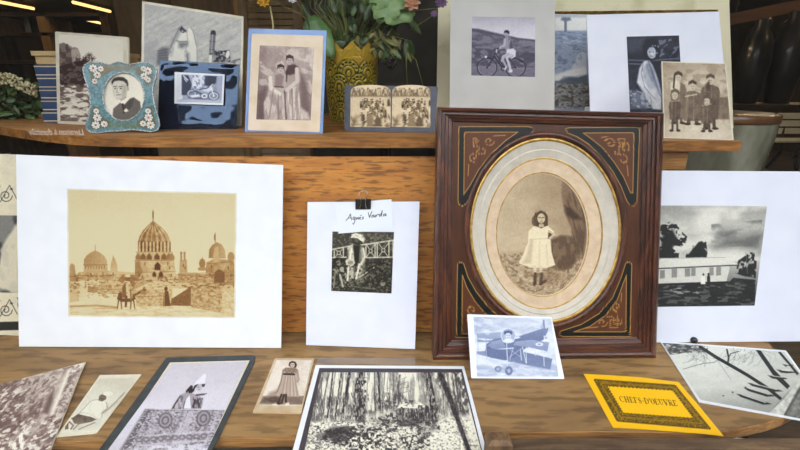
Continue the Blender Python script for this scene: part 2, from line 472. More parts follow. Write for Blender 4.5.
    c.p([(194, 378), (194, 340), (202, 320), (218, 320), (228, 344), (228, 378)], .72); c.p([(194, 376), (194, 338), (206, 324), (208, 376)], .36); c.l([(218, 334), (228, 352), (240, 358)], 6, .6); c.l([(222, 350), (224, 388)], 6, .4); c.p([(236, 330), (240, 322), (300, 318), (236, 346)], .56)
    c.e(213, 312, 8, 9, .36); c.e(213, 303, 10, 5, .78); c.l([(208, 372), (206, 404)], 8, .3)
    # man by the wall
    c.p([(330, 404), (332, 366), (338, 350), (348, 354), (352, 380), (356, 404)], .3); c.e(340, 346, 6, 7, .28); c.l([(334, 362), (334, 400)], 4, .6, .6)
    # window slits, ledges and rubble that give the stonework its bite
    for x, y in ((250, 300), (262, 306), (352, 276), (358, 300), (340, 310), (270, 262), (346, 262), (492, 272), (548, 276), (556, 300), (486, 300), (90, 298), (130, 296), (164, 296), (398, 268), (404, 276)): c.l([(x, y - 3), (x, y + 4)], 3.4, .3, .9)
    for x0, y0, x1, y1 in ((238, 292, 300, 290), (324, 290, 374, 288), (236, 318, 380, 316), (382, 300, 494, 308), (470, 300, 568, 304), (112, 348, 196, 347), (238, 372, 356, 371), (44, 302, 172, 300)): c.l([(x0, y0), (x1, y1)], 1.8, .34, .7)
    c.t([(14, 300), (568, 296), (568, 345), (14, 345)], .36, .62, 9, 5, seed=61, a=.8); c.t([(18, 322), (240, 322), (240, 366), (18, 390)], .4, .64, 12, 5, seed=63, a=.7); c.t([(20, 400), (560, 408), (566, 440), (20, 438)], .62, .6, 22, 4, seed=65, a=.7)
    c.e(461, 262, 10, 16, .44); c.l([(452, 280), (470, 280)], 12, .5); c.n(.025, 3, 3, 77)
    c.tone((78, 46, 22), (146, 106, 60), (192, 166, 118), (205, 194, 156), k=1.6, grain=.07)

def pic_varda(c):
    c.at(325, 185, 3.91)
    c.gv([(180, .3), (260, .2), (420, .2)]); c.n(.12, 26, 18, 3)
    A = [(28, 180), (270, 188), (262, 426), (24, 416)]
    c.p([(28, 180), (92, 184), (86, 260), (28, 250)], .26); c.p([(160, 190), (270, 190), (268, 232), (160, 240)], .24)
    c.t([(160, 190), (270, 190), (268, 232), (160, 240)], .46, .56, 9, seed=5)
    # lattice railing
    c.l([(28, 252), (90, 240), (160, 232), (268, 216)], 5, .86); c.l([(30, 284), (90, 282), (160, 284), (266, 282)], 5, .84)
    for x in (36, 72, 90, 160, 196, 204, 250, 266): c.l([(x, 250 - (x - 30) * .14), (x, 283)], 4.5, .86)
    for x0, x1 in ((38, 70), (162, 194), (208, 248)):
        y0 = 250 - (x0 - 30) * .13
        c.l([(x0, y0), (x1, 282)], 3, .82); c.l([(x1, y0), (x0, 282)], 3, .82); c.e((x0 + x1) / 2, (y0 + 282) / 2, 8, 9, .82); c.e((x0 + x1) / 2, (y0 + 282) / 2, 4.5, 5.5, .25)
    # standing musician with a drum, white hat
    c.p([(86, 372), (80, 320), (86, 262), (98, 236), (116, 226), (140, 232), (156, 246), (160, 300), (150, 372)], .5); c.n(.2, 9, 13, 9, [(80, 372), (84, 250), (120, 226), (158, 246), (156, 372)])
    c.p([(92, 240), (108, 228), (120, 260), (112, 300), (92, 300)], .82); c.l([(120, 244), (124, 330)], 10, .18); c.l([(146, 250), (150, 300), (128, 320)], 12, .68)
    c.e(124, 216, 14, 15, .4); c.p([(100, 208), (104, 192), (122, 188), (146, 194), (158, 212), (150, 226), (132, 212), (112, 206)], .92)
    c.p([(104, 218), (120, 208), (146, 222), (136, 236), (112, 232)], .2)
    c.e(98, 302, 19, 15, .9); c.e(98, 303, 15, 11, .72); c.p([(82, 374), (86, 322), (110, 318), (112, 374)], .78); c.p([(114, 360), (126, 310), (150, 300), (146, 340), (124, 372)], .72)
    # seated figures lower left
    c.e(50, 296, 18, 13, .12); c.e(52, 306, 10, 11, .55); c.p([(30, 410), (28, 330), (44, 312), (66, 320), (74, 350), (72, 392)], .2); c.t([(30, 390), (28, 330), (74, 320), (74, 390)], .66, .55, 9, 14, seed=8)
    c.l([(60, 330), (84, 350), (80, 380)], 8, .7)
    # trombones and long sticks
    c.l([(80, 396), (150, 350), (212, 310)], 4, .84); c.l([(96, 398), (206, 330)], 2.5, .7); c.l([(110, 376), (130, 352)], 6, .8)
    c.l([(28, 404), (80, 394), (140, 400), (260, 414)], 4, .5); c.t([(28, 372), (150, 360), (262, 380), (262, 424), (26, 414)], .5, .55, 16, 9, seed=21)
    # right: dark coat, small face
    c.p([(190, 402), (196, 310), (220, 290), (258, 300), (264, 404)], .17); c.t([(190, 402), (196, 310), (258, 300), (264, 404)], .34, .55, 12, 20, seed=25)
    c.e(226, 384, 10, 12, .62); c.e(226, 374, 11, 7, .15); c.e(222, 384, 1.6, 1.6, .2); c.e(230, 384, 1.6, 1.6, .2)
    c.l([(180, 330), (176, 400)], 4, .55, .7)
    c.t(A, .6, .62, 7, 6, seed=51, a=.6); c.t([(24, 300), (262, 300), (262, 424), (24, 416)], .08, .56, 9, 8, seed=53, a=.7)
    c.p([(110, 236), (136, 236), (132, 300), (116, 300)], .1, soft=1.5); c.l([(104, 250), (96, 300)], 7, .92); c.l([(150, 250), (156, 280), (140, 310)], 7, .86); c.l([(92, 322), (88, 372)], 8, .88); c.l([(134, 310), (122, 366)], 7, .9); c.e(98, 302, 17, 13, .84); c.e(100, 304, 11, 8, .62)
    c.e(66, 330, 8, 10, .7); c.l([(58, 350), (70, 396)], 7, .74); c.l([(40, 340), (34, 400)], 6, .56); c.e(124, 216, 9, 8, .4)
    c.n(.05, 3, 3, 41); c.tone((30, 28, 20), (112, 108, 92), (226, 220, 200), k=1.25)

def pic_girl_oval(c):
    c.at(490, 165, 3.218)
    c.gv([(30, .66), (140, .76), (235, .86), (290, .74), (410, .82)]); c.gh([(20, .8), (110, .72), (200, .54), (310, .42)], .5)
    c.n(.05, 40, 30, 3)
    # pale left wall, faint studio line
    c.p([(20, 120), (100, 90), (120, 240), (28, 260)], .7, soft=14, a=.5); c.l([(28, 242), (130, 236)], 3, .78, .5, 2)
    # carpet
    carpet = [(20, 285), (130, 282), (310, 285), (310, 415), (20, 415)]
    c.p(carpet, .66, soft=4); c.t(carpet, .42, .52, 9, 5, seed=6, a=.8); c.t(carpet, .86, .6, 7, 4, seed=9, a=.6)
    # curtain on the right
    cur = [(236, 40), (300, 60), (312, 200), (300, 290), (270, 280), (262, 200), (240, 150), (232, 90)]
    c.p(cur, .28, soft=3); c.t(cur, .48, .5, 7, 60, seed=12, a=.7, ang=-14); c.p([(240, 130), (262, 140), (300, 176), (270, 176), (246, 160)], .16, soft=3)
    # draped table
    tab = [(196, 330), (196, 240), (228, 226), (262, 230), (290, 256), (284, 300), (262, 330), (230, 340)]
    c.p(tab, .28, soft=3); c.t(tab, .46, .52, 14, 20, seed=15, a=.7)
    # girl
    c.p([(92, 316), (108, 286), (122, 250), (124, 214), (140, 198), (160, 190), (188, 198), (206, 214), (208, 228), (194, 236), (198, 280), (210, 322), (180, 332), (130, 330)], .93)
    c.p([(118, 290), (130, 240), (140, 240), (132, 318), (104, 316)], .8, soft=3); c.l([(160, 250), (158, 322)], 4, .82, .6, 2); c.l([(182, 256), (186, 322)], 4, .8, .6, 2)
    c.l([(128, 240), (190, 236)], 3, .8, .7); c.p([(186, 238), (188, 216), (206, 220), (208, 230)], .22, soft=1); c.l([(190, 212), (206, 224), (192, 236)], 7, .78)
    c.p([(144, 196), (140, 170), (146, 150), (162, 143), (178, 148), (186, 166), (186, 194), (166, 204)], .2); c.e(165, 172, 12.5, 16, .8); c.l([(148, 152), (164, 144), (182, 154)], 5, .82, .7)
    for x in (160, 171): c.l([(x - 3.5, 169), (x + 3.5, 169)], 2.6, .25)
    c.l([(166, 172), (166, 178)], 1.6, .55); c.l([(161, 183), (170, 183)], 2, .4); c.p([(150, 160), (166, 152), (181, 160), (178, 153), (164, 146), (152, 152)], .2)
    c.e(143, 180, 9, 16, .26, a=.8); c.p([(158, 190), (172, 190), (176, 200), (156, 200)], .74)
    for x0, x1 in ((144, 146), (162, 166)):
        c.l([(x0, 328), (x1, 350)], 10, .86); c.l([(x1, 350), (x1 - 2, 382)], 10, .16); c.l([(x1 - 4, 384), (x1 + 12 * (1 if x0 > 150 else -.3), 372 if x0 > 150 else 386)], 8, .18)
    c.p([(120, 350), (200, 340), (250, 360), (180, 385)], .42, soft=6, a=.4)
    c.n(.03, 3, 3, 41); c.tone((58, 40, 30), (146, 120, 92), (240, 228, 194), k=1.15)

def pic_plane(c):
    c.at(460, 305, 5.627)
    c.gv([(70, .74), (150, .82), (220, .9), (300, .84), (400, .78)]); c.n(.16, 60, 22, 3)
    A = [(72, 66), (516, 68), (556, 404), (96, 404)]
    c.p([(72, 66), (180, 72), (150, 110), (90, 150)], .58, soft=10); c.t(A, .94, .6, 90, 26, seed=5, a=.7, ang=14); c.t([(90, 330), (550, 330), (556, 404), (96, 404)], .62, .5, 70, 22, seed=9, a=.8)
    c.p([(96, 250), (150, 230), (150, 330), (98, 320)], .9, soft=8)
    # far upper wing, left
    c.p([(92, 160), (240, 152), (330, 176), (240, 196), (98, 186)], .56, g2=.46); c.p([(94, 190), (140, 200), (240, 190), (240, 205), (100, 210)], .45)
    for x in (100, 148, 170): c.l([(x, 166), (x + 2, 270)], 3, .5)
    c.p([(92, 262), (150, 258), (150, 290), (96, 276)], .42); c.e(155, 161, 9, 6, .9); c.e(155, 161, 4, 3, .5)
    # fuselage, tail
    c.p([(148, 220), (190, 192), (250, 184), (320, 190), (470, 140), (496, 134), (492, 152), (470, 196), (360, 250), (340, 300), (250, 312), (170, 296), (142, 270)], .3, g2=.22)
    c.p([(330, 176), (470, 130), (496, 128), (494, 150), (380, 206)], .36, g2=.26); c.p([(452, 132), (470, 84), (482, 80), (488, 130)], .64); c.l([(470, 88), (474, 130)], 7, .32); c.l([(481, 84), (485, 130)], 6, .9)
    c.p([(470, 172), (498, 178), (494, 194), (474, 192)], .84); c.e(484, 185, 5, 6, .5)
    # cowling and propeller
    c.p([(150, 236), (176, 206), (240, 192), (258, 240), (200, 250)], .5, g2=.36); c.e(160, 262, 18, 30, .2); c.l([(146, 226), (150, 302)], 4, .6); c.l([(190, 252), (300, 242)], 6, .86); c.p([(150, 246), (250, 250), (256, 306), (170, 296)], .24)
    # near wings with struts
    c.p([(310, 206), (400, 196), (502, 210), (492, 262), (380, 236), (300, 226)], .5, g2=.4); c.e(446, 221, 21, 10, .94); c.e(446, 221, 9, 4.5, .4)
    c.p([(262, 316), (360, 264), (520, 302), (508, 364), (430, 352), (300, 322)], .28, g2=.34); c.l([(262, 316), (430, 350), (508, 364)], 4, .6)
    for x0, y0, x1, y1 in ((352, 236, 372, 326), (372, 238, 374, 326), (422, 246, 424, 284), (470, 256, 474, 344), (502, 232, 508, 300), (340, 250, 346, 310)): c.l([(x0, y0), (x1, y1)], 4, .86)
    c.l([(270, 300), (352, 240)], 2, .75); c.l([(350, 300), (282, 250)], 2, .7); c.l([(262, 210), (268, 340)], 4, .9); c.l([(300, 240), (280, 310)], 3, .8)
    # wheels
    for x0, y0, x1, y1 in ((206, 306, 214, 350), (244, 310, 220, 346), (262, 312, 274, 362), (304, 318, 280, 362)): c.l([(x0, y0), (x1, y1)], 4, .8)
    c.e(214, 360, 20, 17, .36); c.e(214, 360, 9, 8, .6); c.e(275, 370, 22, 26, .3); c.e(275, 370, 9, 11, .62); c.l([(214, 352), (270, 366)], 4, .5)
    # pilot's cut-out portrait
    c.e(272, 172, 42, 43, .92); c.e(272, 172, 38, 39, .6); c.p([(240, 206), (256, 190), (290, 190), (304, 206), (288, 212), (256, 212)], .93); c.e(271, 172, 16, 19, .86)
    c.p([(248, 168), (252, 148), (270, 142), (290, 148), (292, 168), (284, 158), (260, 158)], .16); c.e(254, 156, 7, 10, .14); c.e(288, 156, 7, 10, .14)
    for x in (265, 278): c.e(x, 171, 2.6, 2, .15)
    c.l([(266, 183), (277, 183)], 2.4, .35)
    c.n(.04, 4, 4, 50); c.tone((66, 78, 120), (146, 158, 188), (218, 224, 232), k=1.1)

def pic_building(c):
    c.at(655, 200, 4.09)
    c.gv([(20, .62), (90, .72), (150, .6), (215, .7), (240, .8), (430, .2)])
    sky = [(0, 20), (460, 20), (430, 250), (0, 250)]
    c.t(sky, .92, .52, 110, 60, seed=4, a=.8, soft=.3); c.e(212, 90, 48, 60, .95, 20, .7, 9); c.e(150, 120, 60, 40, .88, 0, .5, 12)
    c.p([(230, 190), (290, 150), (440, 140), (420, 210), (330, 200), (250, 205)], .36, soft=12, a=.8); c.t([(230, 100), (440, 80), (420, 190), (230, 190)], .4, .5, 60, 34, seed=9, a=.7, soft=.3)
    c.p([(210, 215), (330, 200), (420, 205), (410, 240), (210, 235)], .88, soft=7, a=.7); c.e(330, 46, 36, 10, .9, -14, .6, 4)  # final pale ellipse is a reflection painted over the clouds
    # trees
    tr = [(0, 238), (0, 110), (30, 100), (60, 88), (90, 100), (110, 130), (132, 150), (126, 176), (100, 196), (96, 240)]
    c.t(tr, .12, .44, 18, 15, seed=12, soft=.1); c.p([(20, 240), (30, 150), (70, 120), (92, 160), (70, 200), (66, 240)], .12, soft=3); c.l([(48, 120), (60, 240)], 6, .1)
    c.p([(126, 236), (150, 206), (178, 172), (192, 168), (206, 184), (212, 234)], .12, soft=1.2); c.t([(120, 236), (150, 190), (210, 170), (216, 236)], .12, .5, 12, seed=14); c.p([(200, 196), (212, 200), (212, 212)], .7, soft=1)
    rt = [(330, 300), (340, 248), (372, 226), (390, 214), (418, 214), (412, 320), (360, 310)]
    c.t(rt, .1, .36, 16, 22, seed=17, soft=.1); c.l([(372, 214), (378, 300)], 4, .5, .6)
    # long pale bungalow
    c.p([(0, 344), (2, 280), (300, 266), (306, 278), (292, 334), (150, 338)], .84)
    c.p([(0, 278), (24, 238), (286, 234), (346, 266), (300, 270)], .88); c.l([(0, 281), (160, 274), (344, 266)], 4.5, .18); c.l([(22, 239), (286, 235)], 2, .6)
    for x0, x1, y0, y1 in ((20, 40, 288, 322), (68, 90, 282, 318), (122, 144, 280, 314), (148, 166, 278, 312), (222, 240, 276, 310), (250, 270, 274, 310)):
        c.p([(x0, y0), (x1, y0 - 2), (x1, y1 - 2), (x0, y1)], .56)
    c.l([(8, 346), (300, 336)], 8, .14); c.p([(0, 350), (300, 338), (320, 318), (410, 326), (408, 432), (0, 436)], .16)
    gr = [(0, 352), (300, 340), (410, 330), (408, 432), (0, 436)]; c.t(gr, .34, .5, 26, 7, seed=22); c.t([(60, 360), (190, 356), (180, 384), (70, 384)], .6, .5, 30, 8, seed=25); c.t(gr, .06, .58, 34, 10, seed=28)
    # two people
    c.p([(187, 344), (190, 312), (197, 304), (204, 314), (206, 344)], .97); c.e(198, 305, 4, 5, .2); c.p([(212, 352), (213, 312), (219, 304), (226, 314), (225, 352)], .14); c.e(219, 303, 4, 5, .1)
    c.n(.03, 4, 4, 51); c.tone((34, 36, 36), (128, 128, 124), (226, 224, 214))

def pic_cliffs(c):
    c.at(0, 355, 4.74)
    c.gv([(0, .72), (200, .62), (450, .55)])
    A = [(-160, 150), (402, 34), (398, 60), (250, 460), (-160, 470)]
    c.n(.12, 30, 20, 2); c.t(A, .3, .5, 30, 13, seed=5, a=.8, ang=-35); c.t(A, .18, .58, 20, 8, seed=8, a=.8, ang=-30); c.t(A, .95, .58, 24, 9, seed=11, a=.85, ang=-30); c.p([(150, 100), (240, 80), (300, 70), (200, 250), (130, 330), (100, 250)], .6, soft=10, a=.55)
    # waterfall streaks and bare slope
    c.p([(120, 430), (170, 320), (230, 190), (290, 90), (330, 62), (300, 150), (232, 290), (180, 340)], .68, soft=5, a=.75); c.p([(236, 290), (262, 210), (300, 120), (320, 70), (340, 62), (300, 170), (256, 280)], .9, soft=3)
    c.p([(200, 276), (230, 196), (256, 160), (250, 220), (226, 280)], .26, soft=3); c.p([(262, 290), (300, 180), (350, 90), (390, 60), (340, 190), (290, 290)], .42, soft=4, a=.7); c.t([(262, 290), (300, 180), (390, 50), (340, 190), (290, 300)], .75, .52, 16, 9, seed=14)
    c.p([(60, 120), (190, 90), (230, 120), (160, 190), (90, 170)], .66, soft=9, a=.6); c.t([(-100, 150), (240, 90), (180, 300), (-100, 400)], .24, .55, 24, 12, seed=17, ang=-40, a=.8)
    c.t([(40, 450), (120, 340), (110, 450)], .95, .45, 10, 30, seed=19, ang=15)
    c.tone((80, 56, 52), (160, 142, 134), (234, 228, 214), k=1.2)

def pic_man(c):
    c.at(45, 365, 5.627)
    c.gv([(60, .82), (200, .86), (380, .9)]); c.n(.03, 50, 40, 3); c.p([(300, 80), (505, 78), (470, 160), (330, 110)], .74, soft=14, a=.5)
    # chair slats, legs
    c.p([(116, 292), (134, 290), (132, 360), (112, 364)], .34); c.l([(134, 318), (160, 340), (146, 360)], 9, .36); c.l([(160, 362), (192, 330), (250, 316)], 8, .4); c.l([(190, 362), (280, 324)], 7, .44)
    c.p([(150, 300), (190, 272), (250, 290), (290, 306), (262, 320), (200, 332), (164, 330)], .3); c.n(.1, 16, 12, 6, [(150, 300), (190, 272), (290, 306), (200, 332)]); c.l([(130, 296), (150, 300)], 7, .38)
    # back cane and stick
    c.l([(318, 274), (352, 250), (400, 206), (446, 156)], 5, .48); c.l([(330, 276), (420, 200), (440, 168)], 2.5, .6); c.l([(352, 236), (326, 230)], 5, .6)
    # white jacket, head, cap
    c.p([(190, 276), (230, 232), (262, 200), (300, 194), (336, 206), (346, 240), (320, 264), (316, 292), (292, 306), (250, 290)], .97); c.l([(262, 214), (246, 250), (280, 286)], 4, .74, .7); c.l([(320, 216), (330, 250), (300, 286)], 4, .78, .8); c.l([(200, 268), (240, 272), (292, 296)], 4, .66, .7)
    c.p([(300, 200), (306, 172), (326, 160), (346, 170), (344, 192), (322, 206)], .36); c.l([(190, 276), (230, 232), (262, 200), (300, 194)], 3, .5, .8, 1); c.l([(346, 210), (352, 240), (322, 268), (318, 294)], 3.5, .46, .8, 1); c.l([(250, 290), (292, 306)], 4, .4, .8); c.l([(322, 164), (340, 148), (368, 146), (384, 156)], 2, .56, .8); c.l([(310, 188), (326, 192)], 5, .2); c.p([(322, 164), (340, 148), (368, 146), (384, 156), (372, 172), (346, 176)], .94); c.l([(298, 302), (314, 308)], 7, .8)
    c.p([(150, 330), (260, 330), (300, 316), (310, 340), (160, 372)], .74, soft=8, a=.5); c.tone((60, 46, 40), (150, 136, 116), (222, 220, 204))

def pic_veil(c):
    c.at(120, 355, 4.736)
    c.gv([(30, .78), (250, .86), (460, .8)]); c.n(.02, 60, 60, 3)
    # the seated girl with tall pale cap
    c.p([(240, 256), (262, 222), (286, 188), (320, 174), (350, 184), (376, 196), (392, 230), (384, 256)], .6, soft=1); c.p([(244, 256), (264, 220), (286, 190), (300, 196), (288, 256)], .38); c.t([(244, 256), (286, 190), (300, 256)], .7, .5, 8, 24, seed=4)
    c.p([(300, 252), (316, 206), (330, 190), (336, 254)], .94); c.p([(340, 250), (346, 206), (380, 196), (394, 214), (384, 250)], .6); c.t([(340, 250), (346, 200), (394, 204), (384, 250)], .26, .5, 6, 20, seed=7)
    c.l([(362, 190), (398, 186)], 9, .3); c.l([(398, 186), (410, 182)], 4, .3); c.l([(318, 172), (338, 150)], 14, .2)
    c.e(374, 152, 16, 18, .74); c.p([(334, 174), (340, 152), (360, 140), (372, 138), (356, 156), (350, 172), (338, 182)], .14); c.p([(352, 142), (366, 120), (392, 100), (404, 110), (402, 140), (390, 136), (366, 138)], .93); c.e(398, 104, 9, 14, .98, 20)
    c.p([(386, 138), (404, 136), (400, 150), (390, 152)], .2); c.l([(368, 152), (374, 152)], 3, .2); c.l([(370, 164), (378, 163)], 2, .3); c.l([(322, 176), (344, 160), (352, 138), (396, 92)], 3, .92)
    # embroidered cloth over the parapet
    cl = [(118, 258), (500, 262), (440, 470), (0, 470)]
    c.p(cl, .62, soft=1); c.p([(120, 258), (160, 258), (40, 450), (0, 450)], .36, soft=3); c.l([(150, 262), (40, 450)], 8, .8, .7)
    c.t(cl, .34, .54, 8, 5, seed=12, a=.8); c.t(cl, .84, .6, 9, 5, seed=13, a=.7)
    for cx, cy in ((215, 310), (395, 300)):
        for k in range(4): c.e(cx, cy, 34 - 8 * k, 40 - 9 * k, .3 if k % 2 == 0 else .66, 20, .7)
    c.t([(300, 262), (350, 262), (300, 460), (230, 460)], .78, .4, 8, 70, seed=19, a=.7, ang=18); c.l([(300, 264), (232, 420)], 9, .42, .7, 2); c.l([(440, 264), (360, 460)], 9, .44, .6, 2); c.l([(470, 262), (380, 460)], 7, .8, .6, 2)
    for x in range(90, 430, 34): c.e(x, 402 - (x - 90) * .06, 18, 13, .4, 0, .75); c.e(x, 402 - (x - 90) * .06, 8, 5, .7, 0, .8)
    c.l([(110, 382), (450, 362)], 5, .86, .8, 2); c.l([(80, 428), (420, 404)], 5, .84, .8, 2); c.t([(60, 430), (420, 420), (410, 470), (20, 470)], .9, .45, 24, 14, seed=23, a=.8)
    c.l([(118, 260), (500, 263)], 2.5, .45); c.l([(250, 250), (284, 196)], 6, .2, .8); c.l([(300, 252), (306, 220)], 5, .3, .8); c.l([(352, 214), (350, 250)], 5, .16); c.l([(368, 206), (372, 248)], 5, .2); c.l([(384, 208), (378, 244)], 4, .3); c.e(334, 168, 9, 14, .1, 30); c.n(.03, 4, 4, 29)
    c.tone((44, 36, 42), (146, 138, 146), (224, 221, 232), k=1.3)

def pic_cdv(c):
    c.at(245, 350, 6.425)
    c.gv([(50, .8), (180, .84), (290, .82), (300, .5), (345, .5), (356, .84), (410, .82)]); c.n(.05, 40, 40, 3); c.p([(190, 60), (260, 56), (220, 290), (110, 300)], .9, soft=20, a=.5)
    c.p([(104, 336), (120, 304), (200, 292), (240, 320), (230, 340)], .34, soft=3); c.n(.1, 14, 10, 5, [(104, 336), (130, 296), (360, 300), (366, 345)]); c.p([(270, 340), (276, 304), (340, 300), (364, 330), (356, 345)], .44, soft=4)
    c.p([(140, 300), (160, 276), (210, 256), (220, 286)], .52, soft=5)
    # girl
    c.p([(206, 286), (222, 230), (238, 190), (246, 160), (240, 124), (262, 112), (324, 112), (342, 130), (348, 170), (342, 210), (330, 204), (342, 260), (348, 300), (270, 296)], .66)
    for x0, x1 in ((262, 236), (276, 262), (292, 288), (306, 314), (318, 336)): c.l([(x0, 166), (x1, 292)], 4, .46, .7, 1); 
    for x0, x1 in ((268, 250), (300, 302), (312, 324)): c.l([(x0, 168), (x1, 292)], 5, .8, .6, 1)
    c.p([(242, 130), (262, 114), (324, 114), (344, 132), (336, 150), (316, 144), (310, 156), (262, 152), (256, 140)], .5); c.n(.1, 10, 8, 8, [(242, 120), (344, 120), (340, 160), (246, 160)]); c.l([(250, 155), (316, 157)], 13, .2); c.l([(246, 130), (232, 200), (206, 270)], 9, .5); c.l([(338, 140), (346, 190), (336, 206)], 11, .6)
    c.p([(280, 100), (284, 80), (302, 70), (324, 76), (334, 94), (328, 112), (300, 116)], .14); c.e(305, 96, 15, 19, .78); c.p([(288, 92), (294, 76), (316, 74), (326, 92), (316, 84), (300, 82)], .12)
    for x in (299, 311): c.e(x, 95, 2.8, 2.2, .2)
    c.l([(300, 106), (310, 106)], 2.4, .36); c.l([(304, 97), (304, 101)], 1.6, .5)
    for x0, x1, y1 in ((234, 214, 336), (264, 262, 330), (250, 236, 340)): c.l([(x0, 288), (x1, y1)], 14, .24)
    c.p([(176, 350), (200, 344), (210, 356), (180, 360)], .95, soft=1.5); c.p([(256, 348), (280, 336), (286, 352), (262, 358)], .95, soft=1.5); c.e(218, 344, 14, 7, .2)
    c.l([(244, 162), (322, 166)], 2, .86, .5); c.l([(342, 206), (346, 224)], 7, .72); c.n(.03, 5, 5, 21); c.tone((48, 34, 30), (150, 128, 112), (230, 220, 206), k=1.5)

def pic_forest(c):
    c.at(290, 355, 4)
    c.gv([(60, .93), (200, .88), (250, .8), (290, .9), (400, .92)]); c.n(.05, 40, 30, 3)
    A = [(100, 56), (690, 64), (770, 400), (40, 400)]
    # misty thicket
    c.t([(80, 70), (700, 70), (720, 270), (70, 270)], .5, .5, 9, 70, seed=4, a=.7); c.t([(70, 150), (420, 150), (420, 268), (60, 268)], .3, .5, 12, 26, seed=6, a=.75)
    R = random.Random(4)
    for k in range(46):
        x = R.uniform(100, 690); dx = R.uniform(-14, 10) + (x - 390) * .08; c.l([(x, 66), (x + dx, R.uniform(180, 262))], R.uniform(1.4, 4.2), R.uniform(.18, .5), .85)
    for x0, x1, y1, w in ((172, 150, 250, 6), (206, 178, 262, 6), (238, 206, 262, 9), (352, 360, 220, 8), (284, 268, 268, 17)): c.l([(x0, 66), (x1, y1)], w, .14)
    c.t([(262, 90), (306, 90), (300, 280), (250, 280)], .2, .46, 12, 12, seed=9); c.l([(440, 80), (430, 150), (432, 190)], 6, .3)
    for k in range(9): c.l([(436, 92 + k * 9), (436 + (26 + k * 3) * (1 if k % 2 else -1), 80 + k * 9)], 2, .36, .8)
    c.p([(432, 140), (470, 182), (396, 186)], .3, soft=3); c.t([(360, 180), (500, 180), (500, 215), (350, 215)], .3, .45, 12, 8, seed=12)
    # big leaning trunks to the right
    c.l([(548, 70), (566, 160), (588, 300)], 26, .12); c.t([(520, 70), (600, 70), (630, 300), (560, 300)], .42, .56, 9, 14, seed=15, a=.8); c.l([(602, 80), (650, 200), (722, 400)], 22, .14); c.t([(580, 70), (630, 70), (750, 400), (700, 400)], .34, .58, 6, 18, seed=16, a=.7, ang=-20)
    c.l([(664, 78), (680, 180), (700, 250)], 13, .24); c.t([(640, 70), (700, 70), (720, 240), (670, 250)], .3, .46, 9, 14, seed=18)
    # snow banks and boulders
    c.p([(60, 270), (260, 258), (300, 300), (240, 330), (130, 300), (50, 330)], .93, soft=5, a=.9); c.p([(300, 240), (430, 222), (430, 380), (340, 400), (300, 300)], .84, soft=5, a=.7); c.p([(600, 250), (720, 240), (780, 400), (560, 400), (540, 330)], .93, soft=5, a=.9)
    c.p([(424, 222), (440, 204), (500, 192), (534, 206), (540, 262), (520, 284), (440, 286), (426, 262)], .2, soft=2); c.t([(424, 222), (500, 192), (540, 230), (530, 286), (430, 286)], .36, .55, 16, 9, seed=21); c.t([(426, 214), (440, 196), (520, 188), (545, 208), (520, 214), (450, 212)], .93, .4, 12, 6, seed=22)
    c.t([(340, 220), (430, 220), (430, 300), (330, 330)], .26, .52, 15, 9, seed=24); c.p([(504, 276), (560, 270), (590, 300), (540, 326), (510, 312)], .72, soft=2); c.t([(504, 276), (590, 280), (560, 326), (510, 320)], .26, .52, 10, 8, seed=26); c.t([(540, 200), (590, 200), (600, 300), (540, 280)], .2, .45, 12, 12, seed=28)
    c.p([(136, 318), (160, 290), (230, 284), (268, 304), (258, 340), (180, 350)], .22, soft=3); c.t([(120, 300), (290, 280), (330, 330), (240, 370), (120, 340)], .16, .48, 12, 9, seed=30)
    c.t([(60, 262), (720, 250), (770, 400), (40, 400)], .5, .6, 7, 4, seed=71, a=.8); c.t([(60, 280), (420, 240), (560, 300), (560, 400), (60, 400)], .22, .62, 6, 5, seed=73, a=.85); c.t([(250, 300), (340, 290), (440, 350), (420, 400), (220, 400)], .2, .5, 8, 7, seed=33); c.t([(250, 300), (440, 320), (420, 400), (220, 400)], .95, .58, 11, 9, seed=35); c.t([(440, 330), (560, 310), (560, 400), (470, 400)], .24, .55, 12, 9, seed=37); c.l([(490, 330), (470, 400)], 5, .2); c.t([(60, 300), (140, 320), (120, 400), (40, 400)], .5, .56, 20, 9, seed=39); c.l([(80, 330), (150, 296), (270, 268)], 3, .6, .7); c.t([(100, 70), (690, 70), (690, 260), (90, 260)], .86, .62, 3, 14, seed=75, a=.7); c.l([(602, 80), (650, 200), (722, 400)], 17, .16); c.t([(590, 70), (620, 70), (740, 400), (706, 400)], .4, .55, 5, 9, seed=77, a=.6)
    # dark sloping rebate shows as shade line at the edge
    c.n(.03, 3, 3, 40); c.tone((44, 40, 44), (134, 130, 124), (236, 232, 214))

